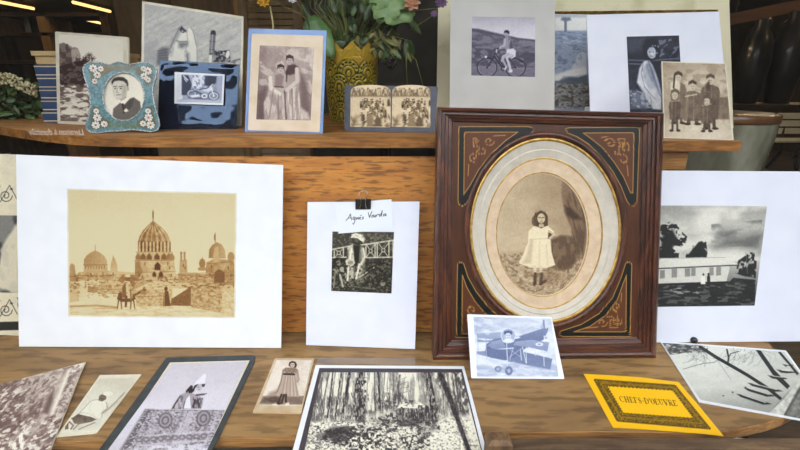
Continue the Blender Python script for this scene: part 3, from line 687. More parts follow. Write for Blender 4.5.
def pic_branch(c):
    c.at(650, 330, 4.5)
    c.gv([(50, .96), (160, .92), (260, .86), (330, .62), (400, .5)]); c.gh([(40, .9), (300, .82), (600, .62), (800, .5)], .35); c.n(.03, 60, 20, 3)
    # reeds and reflections upper left
    c.t([(54, 58), (230, 66), (230, 92), (80, 116), (70, 90)], .34, .46, 40, 6, seed=5, a=.9); c.l([(80, 98), (150, 88), (230, 84)], 10, .28, .9, 2); c.t([(60, 60), (260, 64), (260, 100), (70, 110)], .22, .5, 10, 7, seed=7, a=.8)
    R = random.Random(8)
    for k in range(60):
        x = R.choice([R.uniform(190, 250), R.uniform(330, 520)]); y = R.uniform(70, 130); a = R.uniform(.3, 2.6); q = R.uniform(14, 56); c.l([(x, y), (x + q * math.cos(a), y + q * math.sin(a) * .8), (x + q * 1.3 * math.cos(a + .3), y + q * 1.2 * math.sin(a + .3))], 1.6, .42, .6)
    c.l([(150, 176), (240, 150), (290, 146), (310, 130)], 3, .36, .8); c.l([(300, 130), (340, 190), (366, 226)], 2, .44, .7)
    # the trunks, bare
    c.l([(226, 76), (300, 124), (350, 152), (440, 204), (530, 262), (586, 308)], 14, .1); c.l([(350, 152), (354, 124), (346, 88)], 8, .14); c.l([(354, 124), (364, 106), (400, 96)], 4, .2)
    c.p([(476, 90), (498, 92), (560, 180), (630, 252), (618, 266), (560, 212)], .08); c.p([(576, 100), (588, 98), (640, 160), (670, 196), (662, 204), (630, 164)], .1)
    # moored punts
    for x0, y0, x1, y1 in ((440, 240, 590, 276), (422, 262, 556, 298), (390, 290, 540, 334), (530, 206, 612, 220), (570, 180, 648, 192), (596, 156, 640, 160)):
        c.p([(x0, y0 - 2), (x0 + 30, y0 + 2), (x1, y1 - 4), (x1 + 6, y1), (x1 - 30, y1 + 2), (x0 + 20, y0 + 12)], .1, soft=1); c.l([(x0 + 24, y0 + 1), (x1 - 20, y1 - 8)], 4, .94, .8)
    for x, y in ((430, 258), (372, 280), (330, 296)): c.e(x, y, 4, 3, .2)
    # quay wall
    c.p([(534, 374), (590, 312), (650, 250), (700, 180), (900, 210), (900, 520), (700, 420)], .46, soft=1); c.p([(534, 374), (600, 312), (690, 196), (704, 200), (650, 290), (600, 384)], .8, soft=1); c.n(.14, 18, 14, 33, [(534, 374), (690, 196), (900, 210), (900, 520), (600, 390)]); c.l([(606, 384), (680, 260), (720, 200)], 8, .25, .7)
    c.n(.025, 4, 4, 34); c.tone((28, 28, 28), (132, 134, 130), (222, 224, 214))

STROKES = {
 'C': [([(.92, .82), (.7, 1), (.35, 1), (.12, .75), (.08, .5), (.12, .25), (.35, 0), (.7, 0), (.95, .2)], 0), ([(.1, .75), (.08, .5), (.1, .25)], 1)],
 'H': [([(.2, 0), (.2, 1)], 1), ([(.8, 0), (.8, 1)], 1), ([(.2, .5), (.8, .5)], 0), ([(.02, 0), (.38, 0)], 0), ([(.62, 0), (.98, 0)], 0), ([(.02, 1), (.38, 1)], 0), ([(.62, 1), (.98, 1)], 0)],
 'E': [([(.22, 0), (.22, 1)], 1), ([(.02, 1), (.85, 1), (.88, .78)], 0), ([(.22, .5), (.6, .5)], 0), ([(.02, 0), (.88, 0), (.92, .25)], 0)],
 'F': [([(.22, 0), (.22, 1)], 1), ([(.02, 1), (.85, 1), (.88, .75)], 0), ([(.22, .5), (.6, .5)], 0), ([(.02, 0), (.42, 0)], 0)],
 'S': [([(.82, .75), (.7, 1), (.35, 1), (.15, .78), (.3, .58), (.72, .42), (.86, .22), (.65, 0), (.3, 0), (.12, .25)], 0), ([(.22, .66), (.78, .36)], 1)],
 '-': [([(.1, .42), (.9, .42)], 0)],
 'D': [([(.22, 0), (.22, 1)], 1), ([(.02, 1), (.55, 1), (.85, .8), (.9, .5), (.85, .2), (.55, 0), (.02, 0)], 0), ([(.87, .72), (.9, .5), (.87, .28)], 1)],
 "'": [([(.5, 1), (.4, .72)], 1)],
 'O': [([(.5, 1), (.18, .85), (.08, .5), (.18, .15), (.5, 0), (.82, .15), (.92, .5), (.82, .85), (.5, 1)], 0), ([(.1, .7), (.08, .5), (.1, .3)], 1), ([(.9, .7), (.92, .5), (.9, .3)], 1)],
 'U': [([(.22, 1), (.22, .3), (.35, .04), (.6, 0), (.8, .2), (.8, 1)], 0), ([(.22, 1), (.22, .3)], 1), ([(.02, 1), (.42, 1)], 0), ([(.62, 1), (.98, 1)], 0)],
 'V': [([(.15, 1), (.5, 0)], 1), ([(.5, 0), (.85, 1)], 0), ([(0, 1), (.36, 1)], 0), ([(.66, 1), (1, 1)], 0)],
 'R': [([(.22, 0), (.22, 1)], 1), ([(.02, 1), (.6, 1), (.8, .85), (.8, .65), (.6, .5), (.22, .5)], 0), ([(.55, .5), (.8, .06), (.96, 0)], 1), ([(.02, 0), (.42, 0)], 0)],
}

def pic_yellow(c):
    c.at(575, 365, 5)
    c.g[:] = 1.0
    o = [(96, 72), (500, 102), (678, 320), (212, 280)]; i = [(160, 104), (490, 126), (594, 266), (240, 240)]
    lerp = lambda a, b, t: (a[0] + (b[0] - a[0]) * t, a[1] + (b[1] - a[1]) * t)
    # lace band: dark ground, scalloped on both edges, pale threads
    ring = o + [o[0]] + [i[0]] + i[::-1]
    idx = c._pm(o, .7); idx2 = c._pm(i, .7)
    c._put(idx[0], idx[1], .15); c.t(o, .55, .56, 4.5, 4.0, seed=3, soft=.1); c._put(idx2[0], idx2[1], 1.0)
    for k in range(4):
        a, b, a2, b2 = o[k], o[(k + 1) % 4], i[k], i[(k + 1) % 4]
        n = (34, 26, 38, 22)[k]
        for j in range(n):
            t = (j + .5) / n; P = lerp(a, b, t); c.e(P[0], P[1], 5, 4, .15, soft=.5)
            Q = lerp(lerp(a, b, t), lerp(a2, b2, t), .5); c.e(Q[0], Q[1], 4.6, 4.2, .62, soft=.4); c.e(Q[0], Q[1], 2.2, 2, .15, soft=.4)
            if j % 2: Q = lerp(lerp(a, b, t), lerp(a2, b2, t), .98); c.e(Q[0], Q[1], 5, 4, .2, soft=.5)
    # the words, set along the slanted base line
    txt = [('C', 1), ('H', 1.1), ('E', .9), ('F', .85), ('S', .8), ('-', .5), ('D', 1.05), ("'", .35), ('O', .8), ('E', .85), ('U', 1), ('V', 1), ('R', 1), ('E', .9)]
    tot = sum(w for _, w in txt); x = 0
    b0, b1, hgt = np.array((229., 183.)), np.array((518., 205.)), np.array((-11., -27.))
    for ch, w in txt:
        u0 = x / tot; du = w / tot * .86
        for pts, heavy in STROKES[ch]:
            c.l([tuple(b0 + (b1 - b0) * (u0 + du * p) + hgt * q) for p, q in pts], 4.2 if heavy else 1.7, .05, 1.0 if heavy else .9, .35)
        x += w
    c.tone((62, 46, 14), (146, 112, 22), (246, 190, 18), k=1, grain=0)

def pic_note(c):
    c.at(300, 185, 8)
    c.g[:] = 1.0
    B = .06
    for pts, w in (([(368, 284), (386, 264), (404, 232), (408, 262), (414, 280)], 5), ([(384, 266), (412, 262)], 4),
                   ([(440, 258), (428, 256), (422, 272), (434, 276), (442, 258), (438, 292), (428, 314), (422, 308)], 5),
                   ([(450, 276), (454, 260), (458, 272), (466, 258), (470, 274)], 5), ([(474, 268), (486, 262), (480, 256), (474, 270), (486, 274)], 4.5), ([(484, 246), (492, 240)], 4.5), ([(508, 256), (498, 258), (508, 268), (496, 274)], 5),
                   ([(546, 222), (556, 260), (574, 214)], 5.5), ([(588, 240), (576, 244), (574, 258), (588, 254), (592, 240), (596, 256)], 5), ([(602, 258), (606, 240), (610, 250)], 5), ([(610, 250), (618, 236), (630, 236)], 5),
                   ([(644, 232), (632, 240), (638, 252), (648, 240), (658, 204), (652, 250)], 5), ([(682, 230), (668, 236), (668, 248), (682, 244), (684, 230), (690, 246)], 5)):
        c.l(pts, w, B, 1, .5)
    c.n(.01, 40, 40, 2); c.tone((18, 18, 24), (140, 142, 150), (224, 230, 238), k=1, grain=0)

def pic_beach(c):
    c.at(50, 25, 4.017)
    c.gv([(30, .86), (150, .95), (230, .85), (400, .7)]); c.n(.03, 40, 40, 3); c.p([(250, 60), (310, 60), (310, 160), (250, 160)], .8, soft=12, a=.4)
    c.p([(36, 190), (36, 76), (56, 70), (74, 82), (84, 100), (98, 88), (112, 94), (122, 120), (122, 160), (90, 170)], .46, soft=1); c.t([(36, 180), (36, 74), (70, 76), (122, 110), (122, 160)], .26, .5, 14, 20, seed=5, a=.8); c.t([(84, 100), (112, 92), (122, 130), (90, 150)], .64, .5, 12, 16, seed=6)
    c.p([(36, 240), (36, 172), (80, 150), (130, 148), (180, 160), (180, 240), (130, 250)], .36, soft=3); c.t([(36, 250), (36, 165), (130, 140), (200, 150), (200, 250)], .14, .46, 12, 10, seed=8)
    for x, y in ((144, 132), (158, 120), (136, 140), (170, 134)):
        for k in range(7): c.l([(x, y), (x + 14 * math.cos(k * .9), y + 10 * math.sin(k * .9))], 3, .22, .9)
        c.l([(x, y), (x - 2, y + 30)], 4, .2)
    sh = [(36, 236), (120, 240), (180, 230), (280, 240), (280, 390), (40, 390)]
    c.t(sh, .92, .42, 26, 9, seed=11, a=.9); c.t(sh, .3, .54, 24, 8, seed=13, a=.85); c.e(80, 350, 36, 11, .95); c.e(134, 320, 22, 10, .92); c.p([(40, 376), (120, 370), (110, 390), (40, 390)], .42, soft=3)
    c.n(.03, 3, 3, 20); c.tone((54, 40, 40), (150, 134, 124), (232, 226, 210), k=1.45)

def pic_young_man(c):
    c.at(50, 25, 4.017)
    c.gv([(190, .84), (380, .94)]); c.gh([(210, .8), (370, .96)], .4)
    c.p([(250, 380), (254, 336), (284, 310), (306, 300), (336, 290), (362, 308), (372, 384)], .36, soft=1); c.p([(284, 316), (300, 322), (318, 300), (340, 292), (330, 330), (304, 350), (296, 330)], .26, soft=1)
    c.p([(280, 308), (290, 294), (312, 288), (320, 296), (300, 318), (286, 316)], .93, soft=1); c.l([(292, 318), (298, 352)], 8, .14); c.p([(296, 344), (306, 334), (316, 346), (302, 350)], .92, soft=1)
    c.p([(270, 284), (300, 276), (308, 292), (286, 306)], .62, soft=1.5)
    c.p([(250, 262), (248, 236), (258, 224), (288, 224), (308, 232), (312, 250), (306, 282), (288, 298), (268, 288)], .8, soft=1); c.p([(290, 240), (308, 240), (306, 280), (288, 296)], .6, soft=3, a=.7)
    c.p([(249, 240), (247, 226), (256, 214), (276, 208), (296, 210), (311, 222), (315, 240), (312, 252), (307, 236), (296, 226), (276, 223), (258, 226)], .12, soft=1.2); c.p([(254, 262), (262, 290), (282, 296), (270, 300), (256, 284)], .62, soft=2, a=.6); c.e(313, 256, 5, 9, .66)
    for x in (262, 284): c.l([(x - 7, 248), (x + 6, 246)], 3, .22); c.e(x, 255, 3.6, 2.4, .16)
    c.l([(271, 252), (268, 270), (276, 272)], 2.4, .5); c.l([(266, 281), (284, 280)], 3, .36)
    c.tone((40, 36, 34), (138, 130, 118), (228, 222, 206))

def pic_fish(c):
    c.at(140, 0, 7.255)
    c.gv([(20, .68), (200, .72), (450, .68), (900, .64)]); c.gh([(20, .58), (200, .7), (700, .74)], .4)
    A = [(30, 20), (740, 120), (740, 930), (20, 930)]
    c.n(.05, 60, 34, 4, None); c.t(A, .84, .6, 150, 24, seed=6, a=.35, ang=-28); c.t(A, .54, .62, 120, 20, seed=9, a=.3, ang=-32); c.n(.06, 14, 12, 12)
    c.p([(30, 330), (120, 300), (130, 450), (20, 460)], .55, soft=8, a=.6); c.p([(150, 250), (300, 180), (420, 120), (400, 170), (200, 260)], .6, soft=7, a=.5)
    # upright fish, mouth open to the top
    c.p([(120, 470), (130, 366), (160, 340), (206, 346), (206, 470)], .4, soft=3); 
    for k in range(5): c.l([(128, 372 + k * 18), (206, 356 + k * 20)], 5, .24, .8, 1)
    c.p([(200, 470), (206, 384), (232, 318), (262, 250), (282, 212), (302, 190), (322, 204), (340, 222), (346, 214), (362, 196), (384, 224), (398, 280), (412, 340), (416, 470)], .9, soft=1.5, g2=.84); c.l([(200, 470), (206, 384), (232, 318), (262, 250), (282, 212), (302, 190)], 5, .26, .8, 1.2); c.l([(362, 196), (384, 224), (398, 280), (412, 340), (416, 470)], 5, .34, .8, 1.2); c.l([(340, 224), (346, 300), (330, 380)], 4, .4, .7, 1.5)
    c.p([(206, 390), (240, 300), (282, 212), (300, 196), (290, 240), (262, 292), (240, 330), (226, 400)], .38, soft=5, a=.85); c.p([(286, 212), (302, 190), (340, 224), (334, 236), (306, 218), (296, 232)], .2, soft=1.5); c.e(312, 230, 11, 9, .14); c.e(310, 228, 4, 4, .9)
    c.l([(262, 294), (300, 304), (340, 300)], 6, .4, .9); c.p([(276, 306), (350, 302), (346, 330), (300, 356), (282, 346)], .34, soft=4, a=.8); c.p([(344, 230), (362, 200), (380, 240), (386, 300), (352, 300)], .9, soft=3, a=.8); c.p([(330, 372), (356, 388), (360, 470), (336, 470)], .4, soft=4); c.p([(356, 360), (404, 340), (412, 470), (366, 470)], .88, soft=4, a=.7)
    c.t([(206, 384), (262, 300), (340, 380), (336, 470), (206, 470)], .9, .56, 16, 12, seed=18, a=.5)
    # knife handle standing upright
    c.p([(494, 470), (500, 388), (510, 240), (514, 224), (532, 218), (548, 228), (550, 250), (540, 380), (522, 440), (520, 470)], .5, soft=1, g2=.34, ax='x'); c.p([(512, 250), (516, 226), (532, 218), (548, 228), (550, 252)], .14, soft=1)
    for y in (300, 360, 388): c.l([(504, y), (544, y + 2)], 4, .2)
    c.p([(500, 400), (524, 400), (518, 470), (496, 470)], .92, soft=1); c.l([(526, 250), (520, 380)], 5, .74, .8)
    # crumpled clutter
    c.p([(530, 450), (536, 380), (552, 366), (562, 400), (600, 410), (616, 380), (640, 362), (656, 380), (656, 450)], .5, soft=3); c.t([(530, 450), (540, 370), (650, 364), (656, 450)], .12, .5, 16, 12, seed=22); c.e(636, 396, 13, 28, .92, 10); c.l([(540, 372), (566, 384), (556, 404)], 7, .16); c.t([(660, 440), (730, 420), (730, 470), (660, 470)], .4, .5, 20, 9, seed=25)
    c.tone((46, 48, 58), (148, 148, 150), (226, 224, 212), k=1.35)

def pic_motorbike(c):
    c.at(155, 55, 6)
    c.gv([(110, .66), (200, .55), (260, .6), (290, .8)]); c.n(.08, 20, 14, 3)
    c.p([(130, 112), (166, 112), (166, 262), (130, 280)], .86, soft=1); c.p([(160, 120), (200, 122), (222, 180), (200, 240), (160, 240)], .22, soft=1.5); c.l([(172, 126), (196, 150)], 8, .8); c.l([(176, 142), (190, 160)], 5, .85); c.p([(226, 124), (250, 122), (280, 178), (262, 200), (228, 196)], .44, soft=2); c.t([(222, 120), (300, 120), (300, 200), (222, 210)], .85, .52, 12, 14, seed=4)
    c.p([(300, 122), (372, 126), (366, 168), (330, 190), (296, 180)], .2, soft=2); c.p([(374, 126), (408, 128), (406, 290), (372, 230)], .62, soft=2)
    c.p([(200, 228), (240, 222), (300, 232), (330, 250), (300, 268), (200, 262)], .4, soft=2)
    c.e(220, 232, 30, 26, .3); c.e(220, 232, 25, 21, .82); c.e(220, 234, 20, 16, .45); c.e(352, 246, 34, 28, .25); c.e(352, 246, 28, 22, .86); c.e(352, 246, 22, 17, .5); c.e(352, 246, 6, 5, .9)
    c.p([(280, 214), (300, 194), (340, 190), (350, 206), (320, 224)], .84, soft=1.5); c.l([(268, 206), (310, 200), (332, 186)], 7, .3); c.e(296, 246, 18, 14, .9); c.e(296, 246, 9, 7, .4); c.l([(332, 188), (352, 240)], 6, .92); c.l([(330, 190), (346, 176)], 5, .9); c.p([(210, 242), (264, 236), (272, 250), (220, 256)], .9, soft=1.5); c.l([(210, 222), (250, 218), (276, 232)], 6, .24); c.l([(230, 260), (330, 266)], 5, .3)
    c.p([(130, 274), (400, 272), (410, 292), (130, 292)], .72, soft=3); c.tone((40, 44, 62), (140, 150, 176), (230, 234, 240))

def pic_couple(c):
    c.at(244, 25, 4.09)
    c.gv([(84, .6), (200, .58), (390, .5)]); c.gh([(60, .45), (120, .64), (230, .66), (285, .6)], .5); c.n(.1, 30, 40, 3)
    c.t([(64, 84), (286, 90), (286, 220), (60, 260)], .82, .56, 40, 24, seed=5, a=.6, ang=20); c.t([(240, 90), (286, 90), (282, 300), (250, 260)], .84, .5, 20, 50, seed=7, a=.7); c.p([(52, 280), (90, 250), (96, 386), (50, 388)], .3, soft=6, a=.7); c.p([(226, 180), (262, 240), (272, 386), (230, 386)], .36, soft=5, a=.8)
    # taller woman standing
    c.p([(172, 386), (176, 300), (168, 240), (166, 190), (180, 166), (206, 162), (226, 176), (232, 220), (222, 262), (240, 386)], .62, soft=1.5); c.p([(168, 196), (180, 164), (206, 160), (222, 172), (206, 200), (186, 206)], .24, soft=2); c.l([(216, 180), (218, 230), (180, 262), (166, 268)], 15, .78); c.t([(174, 386), (178, 260), (222, 250), (240, 386)], .9, .48, 7, 60, seed=11, a=.7); c.l([(176, 190), (172, 230)], 8, .2)
    c.e(186, 146, 12, 17, .7); c.p([(172, 146), (172, 126), (186, 120), (202, 128), (204, 152), (196, 136), (180, 136)], .2, soft=1); 
    for x in (182, 191): c.e(x, 144, 2, 1.6, .2)
    c.l([(183, 155), (190, 155)], 2, .35)
    # seated woman in a wide skirt
    c.p([(84, 386), (80, 320), (98, 280), (104, 240), (98, 210), (120, 196), (150, 192), (172, 206), (172, 250), (164, 280), (184, 320), (190, 388)], .68, soft=1.5); c.t([(84, 386), (84, 310), (110, 280), (170, 280), (188, 386)], .84, .48, 12, 60, seed=15, a=.6, ang=10); c.t([(84, 386), (84, 310), (110, 280), (170, 280), (188, 386)], .44, .6, 10, 64, seed=17, a=.5, ang=-8)
    c.l([(108, 214), (110, 258), (146, 282)], 15, .84); c.p([(126, 204), (150, 198), (164, 210), (156, 252), (126, 252)], .5, soft=2); c.l([(126, 252), (160, 254)], 6, .3); c.e(150, 180, 12, 16, .72); c.p([(136, 182), (136, 164), (150, 158), (164, 166), (166, 188), (158, 172), (142, 174)], .2, soft=1)
    for x in (146, 155): c.e(x, 178, 2, 1.6, .2)
    c.l([(147, 188), (154, 188)], 2, .35); c.p([(228, 386), (236, 340), (262, 360), (270, 388)], .84, soft=3, a=.8); c.n(.04, 3, 3, 22)
    c.l([(120, 262), (104, 380)], 4, .44, .7, 1); c.l([(140, 286), (140, 386)], 5, .4, .6, 1); c.l([(196, 262), (200, 386)], 5, .42, .7, 1); c.l([(212, 260), (226, 384)], 4, .46, .7, 1); c.l([(166, 270), (172, 384)], 6, .26, .8, 1); c.tone((60, 42, 44), (150, 130, 126), (230, 220, 208), k=1.45)

def pic_stereo(x0):
    def f(c):
        c.at(340 + x0, 80, 8)
        c.gv([(40, .93), (72, .9), (90, .6), (128, .5), (140, .86), (250, .9), (380, .86)]); c.n(.05, 30, 20, 3)
        c.t([(85, 64), (410, 60), (410, 130), (85, 126)], .4, .45, 16, 22, seed=4, a=.9); c.t([(85, 70), (410, 70), (410, 130), (85, 126)], .86, .6, 9, 30, seed=6, a=.8); c.l([(90, 130), (240, 122), (410, 136)], 7, .46, .8)
        R = random.Random(11)
        for k in range(44):
            x = R.uniform(168, 372); y = R.uniform(150, 270); h = R.uniform(36, 58) * (.7 + (y - 150) / 300); g = R.uniform(.12, .46)
            c.p([(x - 9, y + h), (x - 10, y + 15), (x, y + 7), (x + 10, y + 15), (x + 9, y + h)], g, soft=.6); c.e(x, y + 3, 5.5, 7, R.uniform(.45, .85), soft=.5); c.e(x, y - 3, 7, 3.5, .12, soft=.5)
        c.p([(206, 372), (210, 300), (240, 262), (268, 280), (270, 372)], .5, soft=1); c.p([(270, 372), (276, 320), (300, 286), (330, 310), (336, 372)], .34, soft=1); c.l([(200, 260), (206, 370)], 10, .9); c.l([(190, 280), (194, 350)], 16, .14); c.p([(372, 210), (380, 160), (396, 150), (404, 210)], .24, soft=1)
        c.t([(85, 290), (190, 270), (200, 376), (85, 376)], .3, .52, 18, 22, seed=13, a=.8); c.t([(330, 290), (410, 270), (410, 376), (330, 376)], .3, .52, 18, 22, seed=15, a=.8); c.e(125, 320, 22, 40, .46, 20, .6, 2); c.e(150, 330, 16, 34, .93, 10, .8, 2)
        c.n(.05, 4, 4, 23); c.t([(160, 150), (380, 150), (380, 300), (160, 300)], .86, .62, 7, 7, seed=31, a=.6); c.tone((44, 34, 26), (150, 128, 98), (232, 214, 180), k=1.15)
    return f

def pic_cyclist(c):
    c.at(460, 5, 5.62)
    c.gv([(66, .72), (130, .84), (200, .9), (340, .5), (400, .5)]); c.n(.03, 60, 40, 3)
    wall = [(62, 134), (100, 136), (160, 152), (240, 172), (330, 188), (424, 198), (424, 352), (62, 342)]
    c.p(wall, .38, soft=1.5); c.n(.14, 34, 12, 5, wall); c.t(wall, .54, .54, 40, 14, seed=8, a=.7); c.t([(62, 240), (424, 270), (424, 350), (62, 342)], .24, .45, 34, 22, seed=10, a=.7); c.p([(62, 132), (100, 134), (330, 186), (424, 196), (424, 206), (240, 180), (62, 146)], .3, soft=2)
    c.p([(62, 342), (424, 350), (424, 408), (62, 396)], .46, soft=2); c.l([(62, 350), (424, 360)], 5, .52); c.n(.05, 30, 8, 13, [(62, 342), (424, 350), (424, 408), (62, 396)])
    # bicycle
    for cx, cy in ((152, 352), (312, 352)):
        for k in range(40):
            pass
        th = [(cx + 56 * math.cos(a * math.pi / 16) * (.98), cy + 51 * math.sin(a * math.pi / 16)) for a in range(33)]
        c.l(th, 6.5, .12); c.l([(cx + (p[0] - cx) * .9, cy + (p[1] - cy) * .9) for p in th], 2, .74, .7)
        for a in range(8): c.l([(cx, cy), (cx + 48 * math.cos(a * .785 + .3), cy + 44 * math.sin(a * .785 + .3))], 1, .7, .5)
        c.e(cx, cy, 5, 5, .14)
    c.l([(152, 352), (192, 288), (206, 252)], 7, .14); c.l([(192, 288), (240, 356)], 8, .12); c.l([(200, 270), (246, 350)], 5, .14); c.l([(240, 356), (278, 300)], 6, .14); c.l([(240, 356), (312, 352)], 6, .14); c.l([(278, 300), (312, 352)], 5, .14); c.l([(190, 250), (206, 246), (222, 240)], 6, .16); c.e(146, 292, 7, 7, .9); c.l([(152, 296), (190, 300)], 5, .16); c.e(242, 358, 13, 13, .16); c.e(242, 358, 6, 6, .6); c.l([(270, 300), (310, 296), (350, 322)], 7, .14); c.l([(206, 252), (204, 266)], 7, .84)
    # rider
    c.p([(246, 232), (250, 190), (262, 176), (282, 182), (296, 210), (300, 244), (290, 262), (258, 254)], .62, soft=1.2); c.p([(274, 186), (294, 206), (300, 244), (280, 252)], .3, soft=2); c.l([(252, 194), (250, 226), (226, 240)], 13, .74); c.l([(280, 200), (270, 232), (236, 242)], 10, .6)
    c.p([(258, 272), (264, 250), (300, 244), (314, 258), (312, 290), (286, 304), (274, 280)], .92, soft=1.2); c.l([(272, 276), (244, 290), (238, 312)], 17, .74); c.l([(240, 306), (262, 350)], 11, .7); c.l([(290, 280), (262, 296), (278, 340), (284, 368)], 14, .8); c.p([(272, 378), (280, 362), (296, 366), (292, 380)], .9, soft=1); c.l([(258, 352), (252, 362)], 9, .86); c.l([(300, 284), (272, 306)], 5, .5, .7)
    c.e(260, 162, 13, 16, .66); c.p([(246, 158), (250, 144), (266, 140), (278, 150), (276, 166), (268, 158), (254, 154)], .12, soft=1); c.p([(254, 172), (270, 170), (272, 184), (256, 186)], .58, soft=1)
    c.tone((46, 42, 60), (128, 124, 142), (222, 220, 230), k=1.35)

def pic_dog(c):
    c.at(550, 10, 4.5)
    c.gv([(26, .72), (40, .95), (90, .92), (98, .54), (150, .62), (290, .68), (330, .56), (440, .52)]); c.n(.05, 40, 20, 3)
    c.l([(70, 40), (70, 94)], 12, .4); c.p([(48, 44), (54, 32), (90, 32), (96, 46), (80, 50), (62, 50)], .4, soft=2); c.t([(16, 96), (164, 96), (164, 290), (16, 290)], .68, .54, 20, 7, seed=4, a=.8); c.t([(60, 120), (150, 120), (150, 150), (60, 150)], .9, .48, 26, 7, seed=6, a=.7); c.t([(16, 96), (164, 96), (164, 290), (16, 290)], .36, .6, 22, 8, seed=7, a=.7)
    c.p([(16, 326), (80, 300), (170, 290), (172, 340), (110, 342), (20, 344)], .34, soft=3); gr = [(14, 330), (175, 330), (180, 440), (12, 440)]; c.p(gr, .46, soft=2); c.t(gr, .2, .5, 15, 8, seed=9); c.t(gr, .74, .58, 11, 6, seed=10, a=.8)
    # pale dog lying, head raised
    c.p([(12, 316), (14, 292), (60, 278), (96, 266), (108, 240), (130, 232), (160, 240), (166, 290), (120, 304), (60, 300), (40, 318)], .93, soft=1.5); c.p([(116, 246), (118, 214), (128, 196), (146, 188), (164, 196), (164, 250), (140, 262)], .9, soft=1.5); c.p([(132, 202), (140, 196), (144, 224), (134, 226)], .66, soft=2); c.e(128, 218, 2.5, 2.5, .2); c.l([(112, 230), (120, 246)], 5, .7); c.l([(60, 298), (110, 300), (166, 290)], 4, .55, .7); c.p([(70, 330), (86, 300), (120, 302), (120, 332)], .3, soft=3, a=.7)
    c.tone((44, 48, 54), (146, 160, 184), (240, 240, 236), k=1.15)
    c.tint((96, 122, 176), .2, [(10, 92), (172, 92), (172, 250), (100, 268), (10, 300)]); c.tint((120, 100, 66), .35, [(10, 330), (182, 330), (182, 442), (10, 442)])  # first tint paints reflected sky over the upper part; brown below is print

def pic_coat(c):
    c.at(620, 30, 3.917)
    c.gv([(28, .2), (120, .16), (310, .24)]); c.n(.06, 24, 20, 3)
    c.l([(34, 118), (110, 120), (230, 112)], 5, .5, .8, 1.5); c.l([(34, 132), (100, 134)], 4, .6, .7, 1.5); c.p([(30, 30), (96, 30), (84, 74), (34, 88)], .34, soft=6, a=.6); c.t([(150, 40), (230, 28), (232, 200), (160, 160)], .55, .56, 30, 12, seed=5, a=.7, ang=-40); c.p([(40, 240), (70, 236), (120, 290), (100, 306), (44, 306)], .6, soft=5, a=.7); c.t([(38, 230), (110, 250), (150, 306), (40, 306)], .8, .52, 18, 12, seed=7, a=.7)
    c.p([(66, 206), (76, 150), (92, 124), (112, 116), (130, 140), (150, 200), (162, 250), (162, 312), (130, 310), (100, 262)], .84, soft=1.5); c.p([(84, 150), (112, 130), (136, 160), (150, 216), (120, 236), (92, 200)], .7, soft=3); c.p([(98, 140), (112, 122), (130, 146), (156, 230), (150, 250), (118, 190)], .56, soft=4, a=.8); c.l([(84, 150), (92, 206), (128, 262), (150, 306)], 5, .94, .7, 1.5); c.l([(112, 122), (134, 190), (160, 260)], 5, .4, .8, 1.5); c.p([(122, 122), (140, 126), (162, 180), (164, 210), (144, 170)], .14, soft=2); c.l([(92, 124), (84, 170), (96, 222), (136, 270)], 3, .42, .8, 1.2); c.l([(104, 134), (116, 180), (142, 220)], 3, .46, .7, 1.2); c.l([(68, 206), (96, 250), (104, 310)], 3, .4, .7, 1.2); c.l([(120, 262), (126, 310)], 3, .5, .7, 1.2); c.n(.1, 16, 26, 31, [(66, 206), (92, 124), (130, 140), (162, 250), (162, 312), (100, 262)])
    c.p([(92, 104), (92, 60), (106, 36), (130, 30), (150, 44), (156, 80), (150, 112), (124, 120), (104, 118)], .1, soft=2); c.e(124, 88, 17, 24, .7, -8); c.p([(104, 84), (108, 58), (128, 50), (144, 64), (146, 80), (134, 66), (116, 68)], .12, soft=1.5); c.t([(108, 58), (150, 60), (160, 100), (120, 112)], .92, .62, 9, 16, seed=12, a=.7, ang=-30)
    for x in (116, 131): c.e(x, 86, 2.4, 1.8, .2)
    c.l([(118, 102), (128, 102)], 2.4, .34); c.tone((30, 32, 46), (124, 132, 152), (230, 230, 232))

